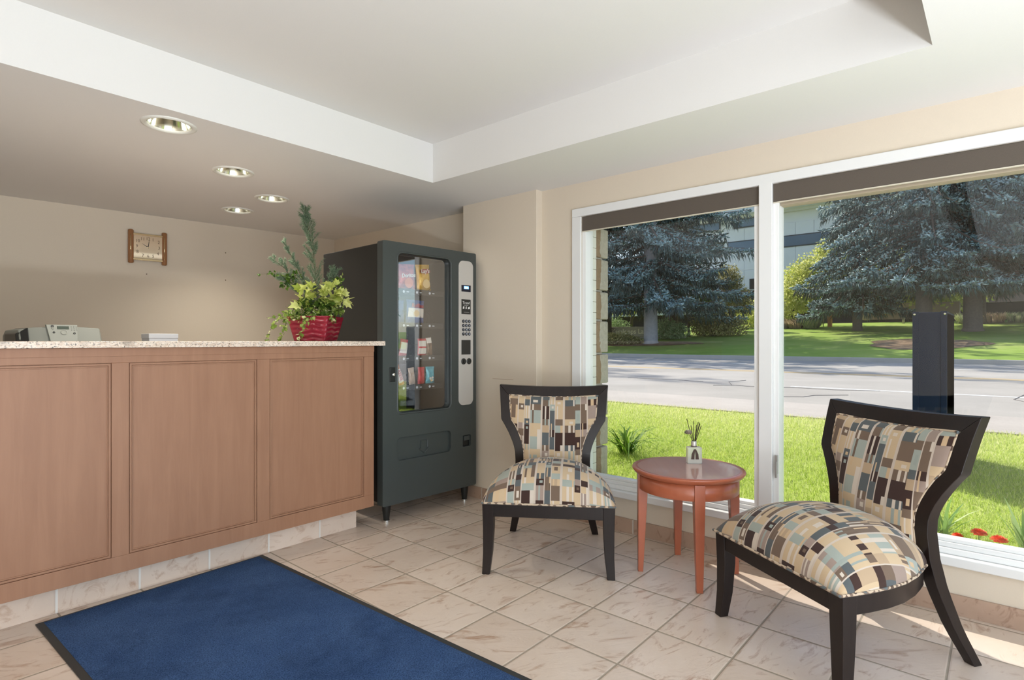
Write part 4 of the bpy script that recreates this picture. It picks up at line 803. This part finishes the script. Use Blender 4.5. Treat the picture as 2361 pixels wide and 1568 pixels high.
# ornamental grasses
def tuft(label, x, y, n, ln, spread, stops, seed, name='ornamental_grass', cat='grass', wd=.012, group=None, zoff=0, droop=.25):
    r = np.random.default_rng(seed); t = thing(name, label, cat, (x, y, gz(x) + zoff), 0, group); m_ = leaf_mat(name + '_leaf', stops, .4); Vs, Fs, Tn = [], [], []
    az = r.uniform(0, 6.28, n); el = r.uniform(.75, 1.5, n); L = r.uniform(.6, 1, n) * ln; k = 5
    s_ = np.linspace(0, 1, k); V = np.empty((n, k, 2, 3))
    for j, q in enumerate(s_):
        hr = np.cos(el) * L * q + droop * L * q * q * .8; zz = np.sin(el) * L * q - droop * L * q ** 2.5
        c = np.stack([np.cos(az) * hr + spread * np.cos(az * 3) * .3, np.sin(az) * hr + spread * np.sin(az * 5) * .3, zz], 1); S = np.stack([-np.sin(az), np.cos(az), 0 * az], 1) * (wd * (1 - q ** 2 * .92))
        V[:, j, 0] = c - S; V[:, j, 1] = c + S
    base = np.arange(n) * k * 2; F = np.concatenate([np.stack([base + 2 * j, base + 2 * j + 1, base + 2 * j + 3, base + 2 * j + 2], 1) for j in range(k - 1)])
    np_obj('leaves', V.reshape(-1, 3), F, m_, t, np.tile(np.clip(r.normal(.5, .25, n), 0, 1), k - 1), smooth=True); return t
pink = [(0, srgb(150, 120, 90)), (.5, srgb(206, 184, 150)), (1, srgb(230, 206, 186))]; pgr = [(0, srgb(120, 140, 90)), (.5, srgb(176, 186, 136)), (1, srgb(214, 212, 170))]
for i, (y, st, lb) in enumerate(((8.9, pink, 'buff feathery grass clump next to the window frame, in front of the building'), (8.2, pink, 'buff feathery grass clump in the middle of three before the building'), (7.4, pgr, 'pale green grass clump beside the orange post'))):
    tuft(lb, 32.5 - .2 * i, y, 900, .75, .9, st, 50 + i, group='ornamental grass clumps', wd=.016)
for i, y in enumerate((1.2, .3, -.6, -1.5, -2.4)):
    tuft('buff grass clump in the strip behind the thick dark trunk', 34, y, 800, .7, 1.2, pink if i % 2 else pgr, 60 + i, group='grass strip behind the spruces', wd=.016)
dl = [(0, srgb(60, 96, 24)), (.5, srgb(112, 150, 40)), (1, srgb(176, 200, 90))]
tuft('long-leaved green daylily clump outside the window beside the stone edge', 3.72, 2.1, 75, .46, .12, dl, 70, 'daylily', 'plant', .007, droop=.62)
iris = [(0, srgb(110, 146, 76)), (.5, srgb(150, 182, 104)), (1, srgb(214, 222, 176))]
tuft('broad-leaved iris clump outside the window behind the turned chair', 3.26, .205, 16, .24, .05, iris, 71, 'iris_plant', 'plant', .0095, droop=.2)
tuft('broad-leaved iris clump at the picture edge beside the marigolds', 3.24, -.075, 12, .24, .03, iris, 72, 'iris_plant', 'plant', .0095, droop=.08)
mar_m = plain('orange_red_petals', srgb(240, 96, 48), .7, var=.25, scale=300); mst_m = plain('flower_stalk', srgb(120, 146, 74), .7)
for x, y, h, lb in ((3.19, .076, .062, 'orange marigold, flattest and widest of the bed'), (3.14, .009, .066, 'round orange marigold closest to the iris by the picture edge'), (3.17, .148, .042, 'reddish marigold half behind an iris leaf'), (3.13, .062, .03, 'small low marigold bud between the two big blooms')):
    t = thing('marigold', lb, 'flower', (x, y, gz(x) - .002), 0, 'marigolds outside the window'); m = M(); n = 46; rr = random.Random(int(h * 1e4)); rad = .034 if h > .05 else .023
    st = M().tube([(0, 0, 0), (.002, 0, h * .6), (0, 0, h)], .0018, 6).build('stalk', mst_m, t)
    for k in range(n):
        a = 2.4 * k; el = 1.35 - 1.5 * k / n; d = Vector((math.cos(a) * math.cos(el), math.sin(a) * math.cos(el), math.sin(el) * .6)); c0 = Vector((0, 0, h)); sd = Vector((-math.sin(a), math.cos(a), 0)) * rad * .25
        m.add([c0 + d * rad * .3, c0 + d * rad * .8 + sd, c0 + d * rad + Vector((0, 0, rr.uniform(-.001, .002))), c0 + d * rad * .8 - sd], [(0, 1, 2, 3)])
    m.lathe([(.002, h - .008), (rad * .55, h - .004), (rad * .4, h + .004), (0, h + .005)], 12, caps=False); m.build('bloom', mar_m, t, fix=False)

# ------------------------------------------------------------------ navy sign post, stone sign, building
nk = NT('navy_painted_metal'); nz = nk.noise(nk.obj(), 60, 4); nk.set(nk.mix(nz, srgb(14, 29, 50), srgb(17, 33, 56)), .5, spec=.12); navy_m = nk.m
ps = thing('sign_monolith', 'tall navy metal sign pillar standing on the front lawn', 'sign', (4.3, .312, gz(4.3) - .05))
M().box(-.3, .3, -.08, .08, .0, .98).build('body', navy_m, ps, bevel=.004)
for s in (-1, 1): M().box(-.306, .306, s * .08 - (.03 if s > 0 else 0), s * .08 + (0 if s > 0 else .03), .0, .985).build('side_channel', navy_m, ps, bevel=.003)
for s in (-1, 1): M().lathe([(.006, 0), (.006, .004), (.003, .006)], 10).build('cap_screw', plain('bright_screw', (.8, .8, .8), .2, 1), ps).matrix_local = Matrix.Translation((-.306, s * .07, .97)) @ Matrix.Rotation(R(-90), 4, 'Y')
M().lathe([(.012, 0), (.012, .004), (.008, .006)], 14).build('bolt', blk_m, ps).matrix_local = Matrix.Translation((-.3, .0, .3)) @ Matrix.Rotation(R(-90), 4, 'Y')
cstone = plain('grey_sign_stone', srgb(172, 162, 148), .9, var=.1, scale=6); carve = plain('pale_letters', srgb(240, 230, 206), .8)
sg = thing('stone_sign', 'low grey stone sign wall with pale lettering behind the whitish trunk', 'sign', (27, 14.1, gz(27)))
M().box(-.15, .25, -2.0, 2.15, .1, .62).build('sign_slab', cstone, sg, bevel=.02); M().box(-.05, .2, -2.1, 2.0, -.2, .1).build('base', cstone, sg)
text('Kamloops Law Courts', 'lettering', .36, carve, sg, (-.152, 1.98, .36), rot=(R(90), 0, R(-90)), extrude=.004, bold=.004, align='LEFT', sx=1.02)
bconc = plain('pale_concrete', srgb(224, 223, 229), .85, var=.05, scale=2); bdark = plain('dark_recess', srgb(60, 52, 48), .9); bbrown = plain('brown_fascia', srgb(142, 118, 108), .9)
bwin = plain('blue_grey_window_glass', srgb(92, 110, 132), .12); bfrm = plain('dark_window_frame', srgb(54, 58, 62), .5)
bl = thing('office_building', 'large pale concrete office building with window bands behind the trees', 'building', (44, 8, 2.15))
def bb(m, x0, x1, y0, y1, z0, z1): return m.box(x0, x1, y0 - 8, y1 - 8, z0 - 2.15, z1 - 2.15)
BY0, BY1 = -14, 21.5
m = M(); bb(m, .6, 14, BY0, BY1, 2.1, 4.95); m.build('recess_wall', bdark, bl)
bb(M(), -.2, .6, BY0, BY1, 3.4, 4.05).build('fascia', bbrown, bl)
m = M()
y = BY0
while y < BY1: bb(m, 0, 14, y + .015, min(y + 1.2, BY1) - .015, 4.95, 6.45); bb(m, .02, 14, y + .015, min(y + 1.2, BY1) - .015, 6.5, 7.9); bb(m, 0, 14, y + .015, min(y + 1.2, BY1) - .015, 8.75, 9.65); y += 1.2
bb(m, .05, 14, BY0, BY1, 4.97, 10.6); m.build('facade_panels', bconc, bl, bevel=.01)
m = M(); bb(m, -1.0, 14, BY0, BY1, 10.6, 12.6); bb(m, -.3, 0, BY0, BY1, 10.45, 10.6)
m.build('roof_parapet', bconc, bl)
for k in range(9):
    y1 = 19.9 - 3.85 * k; f = bb(M(), -.02, .1, y1 - 3.5, y1, 7.9, 8.75).build('window', bfrm, bl)
    bb(M(), -.04, .02, y1 - 3.42, y1 - .08, 7.98, 8.67).build('pane', bwin, f)
for y1 in (19.2, 15.6):
    f = bb(M(), -.02, .1, y1 - 2.6, y1, 9.72, 10.4).build('window', bfrm, bl); bb(M(), -.04, .02, y1 - 2.5, y1 - .08, 9.8, 10.34).build('pane', bwin, f)
for y1 in (18.2, 14.4):
    f = bb(M(), -.02, .1, y1 - 1.2, y1, 5.0, 5.8).build('window', bfrm, bl); bb(M(), -.04, .02, y1 - 1.1, y1 - .08, 5.05, 5.74).build('pane', bdark, f)
wg = thing('low_wing', 'low concrete building wing seen under the spruce behind the sign', 'building', (40, 22, 2.15))
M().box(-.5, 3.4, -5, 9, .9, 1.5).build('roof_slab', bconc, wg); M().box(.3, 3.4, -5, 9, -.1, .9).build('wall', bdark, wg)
sw = thing('planter_wall', 'pinkish concrete planter wall between weeping spruce and navy post', 'wall', (36, 4.2, gz(36)))
m = M(); m.loft([[(0, 1.9, .45), (0, 1.6, .12), (0, -2.6, .12), (0, -2.6, .95), (0, 1.55, .95)], [(.9, 1.9, .45), (.9, 1.6, .12), (.9, -2.6, .12), (.9, -2.6, .95), (.9, 1.55, .95)]]); m.build('trough', plain('pinkish_concrete', srgb(170, 146, 136), .9, var=.08, scale=5), sw)
M().box(.2, .8, -2.4, 1.3, -.15, .12).build('foot', bdark, sw); M().box(-.02, .01, .42, .64, .35, .58).build('notice_plate', plain('tan_plate', srgb(214, 176, 128), .7), sw)
op = M().box(-.11, .11, -.09, .09, 0, .75).build('orange_post', plain('orange_paint', srgb(214, 146, 84), .7), bevel=.01); op.location = (33, 6.75, gz(33) - .02); tag(op, 'short orange wooden post at the lawn edge before the building', 'post')
gp = M().tube([(0, 0, 0), (0, 0, 1.25)], .025, 8).build('grey_pole', plain('galvanised_steel', srgb(150, 152, 152), .5, .4), smooth=True); gp.location = (33.2, 7.1, gz(33.2) - .03); tag(gp, 'thin grey pole beside the orange post', 'pole')
bd = thing('bollard', 'small dark bollard on the far lawn beside the navy post', 'bollard', (34.5, 3.75, gz(34.5) - .02))
M().lathe([(.06, 0), (.05, .3), (.05, .32)], 12).build('stem', conc_m, bd, smooth=True); M().lathe([(.09, .32), (.09, .5), (.05, .58), (0, .6)], 14).build('head', blk_m, bd, smooth=True)

# ------------------------------------------------------------------ potted arrangement on the counter
pt = thing('potted_plant', 'red textured pot of conifer, yellow-green leaves and trailing ivy on the counter', 'potted plant', (1.755, 3.04, 1.119), R(36.8))
potk = NT('crimson_glazed_pot'); nz = potk.noise(potk.obj(), 40, 3); potk.set(potk.mix(nz, srgb(118, 14, 36), srgb(150, 24, 48)), .35); pot_m = potk.m
def pot_ring(z, s, wv=1):
    p = []; n = 24; h = s
    for e, (ax, ay, bx_, by_) in enumerate(((-1, -1, 1, -1), (1, -1, 1, 1), (1, 1, -1, 1), (-1, 1, -1, -1))):
        for i in range(n):
            q = i / n; x = (ax + (bx_ - ax) * q) * h; y = (ay + (by_ - ay) * q) * h; nx_, ny_ = (by_ - ay) / 2, -(bx_ - ax) / 2
            ww = wv * .0035 * math.sin(z * 235 + .9 * math.sin(q * 13 + e)) * min(1, 8 * q, 8 * (1 - q) + .1); p.append((x + nx_ * ww, y + ny_ * ww, z))
    return p
m = M(); m.loft([pot_ring(z, .09 + .03 * z / .142) for z in np.linspace(.0005, .142, 40)] + [pot_ring(.142, .113, 0), pot_ring(.118, .108, 0)]); m.build('pot', pot_m, pt, smooth=True)
con_m = leaf_mat('grey_green_conifer', [(0, srgb(88, 116, 92)), (.5, srgb(144, 168, 136)), (1, srgb(196, 210, 178))], .4)
yel_m = leaf_mat('yellow_green_lobed_leaves', [(0, srgb(150, 164, 66)), (.5, srgb(198, 206, 112)), (1, srgb(232, 232, 162))], .3)
ivy_m = leaf_mat('variegated_ivy', [(0, srgb(74, 98, 36)), (.5, srgb(122, 146, 58)), (.8, srgb(176, 186, 110)), (1, srgb(228, 226, 184))], .25)
dgr_m = leaf_mat('dark_green_leaflets', [(0, srgb(44, 70, 24)), (1, srgb(104, 134, 50))], .25)
stem_m = plain('brown_green_stem', srgb(104, 100, 70), .8)
# camera-facing directions of the pot's own axes: a = to the right of the picture, b = away
ca_, sa_ = math.cos(R(-30.2 - 36.8)), math.sin(R(-30.2 - 36.8)); AX = np.array([ca_, sa_, 0]); AY = np.array([-sa_, ca_, 0]); AZ = np.array([0, 0, 1.])
def P_(a, b, z): return AX * a + AY * b + AZ * z
r = np.random.default_rng(5)
def conifer(path, wmax, n, seed):
    r = np.random.default_rng(seed); P = np.array([P_(*p) for p in path]); s_ = np.linspace(0, 1, len(P)); t_ = unit(np.gradient(P, axis=0))
    at = lambda q, A: np.stack([np.interp(q, s_, A[:, i]) for i in range(3)], 1)
    k = max(10, n // 60); qb = np.sort(r.random(k)) * .94 + .06; az = r.uniform(0, 6.28, k); rad = np.stack([np.cos(az), np.sin(az), 0 * az], 1)
    B0 = at(qb, P); D0 = unit(rad * r.uniform(.35, .8, k)[:, None] + at(qb, t_)); L0 = wmax * r.uniform(.7, 1.5, k) * np.interp(qb, [0, .35, .75, 1], [1.1, 1.2, .85, .5])
    j = r.integers(0, k, n); u = r.random(n) ** .8; C = B0[j] + D0[j] * (L0[j] * u)[:, None] + AZ * (-.12 * L0[j] * u ** 2)[:, None]; nr = unit(r.normal(0, 1, (n, 3)))
    D = unit(nr * .75 + D0[j] * .9); V, F = spindles(C, D, r.uniform(.012, .024, n), r.uniform(.0007, .0012, n)); np_obj('conifer_spray', V, F, con_m, pt, np.repeat(np.clip(r.normal(.5, .22, n), 0, 1), 6))
    m = M(); m.tube(P.tolist(), [.003] + [.0022] * (len(P) - 2) + [.001], 6)
    for i in range(k): m.tube([B0[i].tolist(), (B0[i] + D0[i] * L0[i] * .8).tolist()], .0007, 4)
    m.build('conifer_stem', stem_m, pt, smooth=True)
conifer([(.02, .02, .1), (.0, .02, .3), (-.012, .02, .5), (-.04, .02, .64), (-.06, .02, .775)], .075, 5600, 1)
conifer([(0, .02, .12), (-.05, .02, .3), (-.1, .02, .42), (-.175, .02, .575)], .05, 2200, 2)
conifer([(0, .02, .12), (-.1, .02, .3), (-.17, .02, .42), (-.235, .02, .47)], .05, 1500, 3)
conifer([(.02, .02, .12), (.03, .02, .24), (.07, .03, .35), (.1, .03, .41)], .07, 1500, 4)
conifer([(-.02, .0, .12), (-.06, .0, .24), (-.13, .01, .33), (-.19, .0, .36)], .06, 1400, 5)
def leaf5(n, C, D, size, name, mt, parent, seed, lobes=True):
    """flat lobed leaves, folded along the midrib"""
    r = np.random.default_rng(seed); m = M(); tn = []
    out = [(0, 0), (.28, .05), (.5, .32), (.3, .38), (.46, .7), (.2, .66), (0, 1.05), (-.2, .66), (-.46, .7), (-.3, .38), (-.5, .32), (-.28, .05)] if lobes else [(0, 0), (.3, .15), (.4, .45), (.25, .8), (0, 1), (-.25, .8), (-.4, .45), (-.3, .15)]
    for i in range(n):
        d = Vector(D[i]).normalized(); s = d.cross(Vector(r.normal(0, 1, 3)) + Vector((0, 0, 1.2))).normalized(); nn = s.cross(d); L = size * r.uniform(.7, 1.2); c = Vector(C[i])
        v = [c + d * (y * L) + s * (x * L) + nn * (abs(x) * .35 * L - .25 * L * y * y) for x, y in out]; mid = c + d * (.5 * L) - nn * (.06 * L); k = len(out)
        m.add(v + [mid], [(j, (j + 1) % k, k) for j in range(k)]); tn += [float(np.clip(r.normal(.5, .25), 0, 1))] * k
    return m.build(name, mt, parent, fix=False, tone=tn)
def cluster(name, mt, pts, n, size, seed, lobes=True, up=.2):
    r = np.random.default_rng(seed); idx = r.integers(0, len(pts), n); C = np.array([P_(*pts[i][:3]) for i in idx]); sp = np.array([pts[i][3] for i in idx]); off = unit(r.normal(0, 1, (n, 3))) * (sp * r.random(n) ** .5)[:, None]
    D = unit(off * 8 / np.maximum(sp, .01)[:, None] * .1 + r.normal(0, .35, (n, 3)) + [0, 0, up] - AY * .45); return leaf5(n, C + off, D, size, name, mt, pt, seed, lobes)
cluster('yellow_leaves', yel_m, [(-.045, -.05, .27, .045), (-.02, -.05, .30, .045), (-.07, -.05, .22, .035), (.075, -.04, .285, .05), (.115, -.03, .31, .04), (.135, -.03, .265, .04), (.09, -.05, .245, .04), (.15, -.02, .24, .03), (.05, -.05, .26, .04)], 74, .06, 21)
cluster('green_leaves', dgr_m, [(-.03, -.04, .2, .06), (.03, -.05, .19, .06), (.09, -.04, .18, .05), (-.06, -.02, .17, .05)], 110, .04, 22)
cluster('dark_leaflets', dgr_m, [(-.14, 0, .36, .03), (-.16, 0, .33, .03), (-.11, 0, .38, .02), (.12, .0, .36, .02), (.13, .0, .33, .02)], 60, .026, 23, False)
cluster('ivy_leaves', ivy_m, [(-.12, -.06, .17, .04), (-.08, -.07, .16, .04), (-.02, -.08, .16, .04), (.04, -.08, .165, .04), (.09, -.06, .17, .035), (.12, -.05, .19, .03), (-.15, -.03, .14, .03), (.06, -.07, .21, .04), (0, -.08, .2, .04)], 240, .022, 24, True, 0)
def vine(path, name, mt, n, size, seed, lobes=True):
    r = np.random.default_rng(seed); P = np.array([P_(*p) for p in path]); s_ = np.linspace(0, 1, len(P)); M().tube(P.tolist(), .0011, 5).build('vine_stem', stem_m, pt)
    q = r.random(n); C = np.stack([np.interp(q, s_, P[:, i]) for i in range(3)], 1) + r.normal(0, .006, (n, 3)); D = unit(r.normal(0, .8, (n, 3)) - [0, 0, .4] - AY * .5); leaf5(n, C, D, size, name, mt, pt, seed, lobes)
vine([(-.09, -.09, .13), (-.14, -.13, .17), (-.19, -.16, .13), (-.235, -.17, .06), (-.26, -.17, .006)], 'ivy_vine', ivy_m, 46, .02, 31)
vine([(-.1, -.09, .13), (-.15, -.12, .12), (-.17, -.13, .07), (-.185, -.13, .01)], 'ivy_vine', ivy_m, 40, .02, 32)
vine([(-.1, -.09, .13), (-.16, -.1, .15), (-.2, -.1, .14), (-.26, -.1, .13)], 'ivy_vine', ivy_m, 24, .018, 33)
vine([(-.02, -.12, .13), (-.02, -.155, .14), (-.05, -.16, .1), (-.075, -.155, .05), (-.09, -.15, .02)], 'ivy_vine', ivy_m, 34, .02, 34)
vine([(-.05, -.12, .13), (-.07, -.14, .12), (-.075, -.15, .1)], 'ivy_vine', ivy_m, 16, .02, 35)
vine([(.06, -.1, .14), (.075, -.13, .13), (.09, -.13, .115)], 'ivy_vine', ivy_m, 14, .022, 36)
vine([(-.08, -.02, .3), (-.16, -.02, .37), (-.23, -.03, .385), (-.3, -.04, .375)], 'leaflet_vine', dgr_m, 26, .022, 37, False)
vine([(.1, -.02, .28), (.13, 0, .36), (.14, 0, .39)], 'leaflet_vine', ivy_m, 18, .018, 38, False)
vine([(.1, -.04, .2), (.14, -.04, .19), (.155, -.04, .22)], 'leaflet_vine', ivy_m, 10, .016, 39, False)
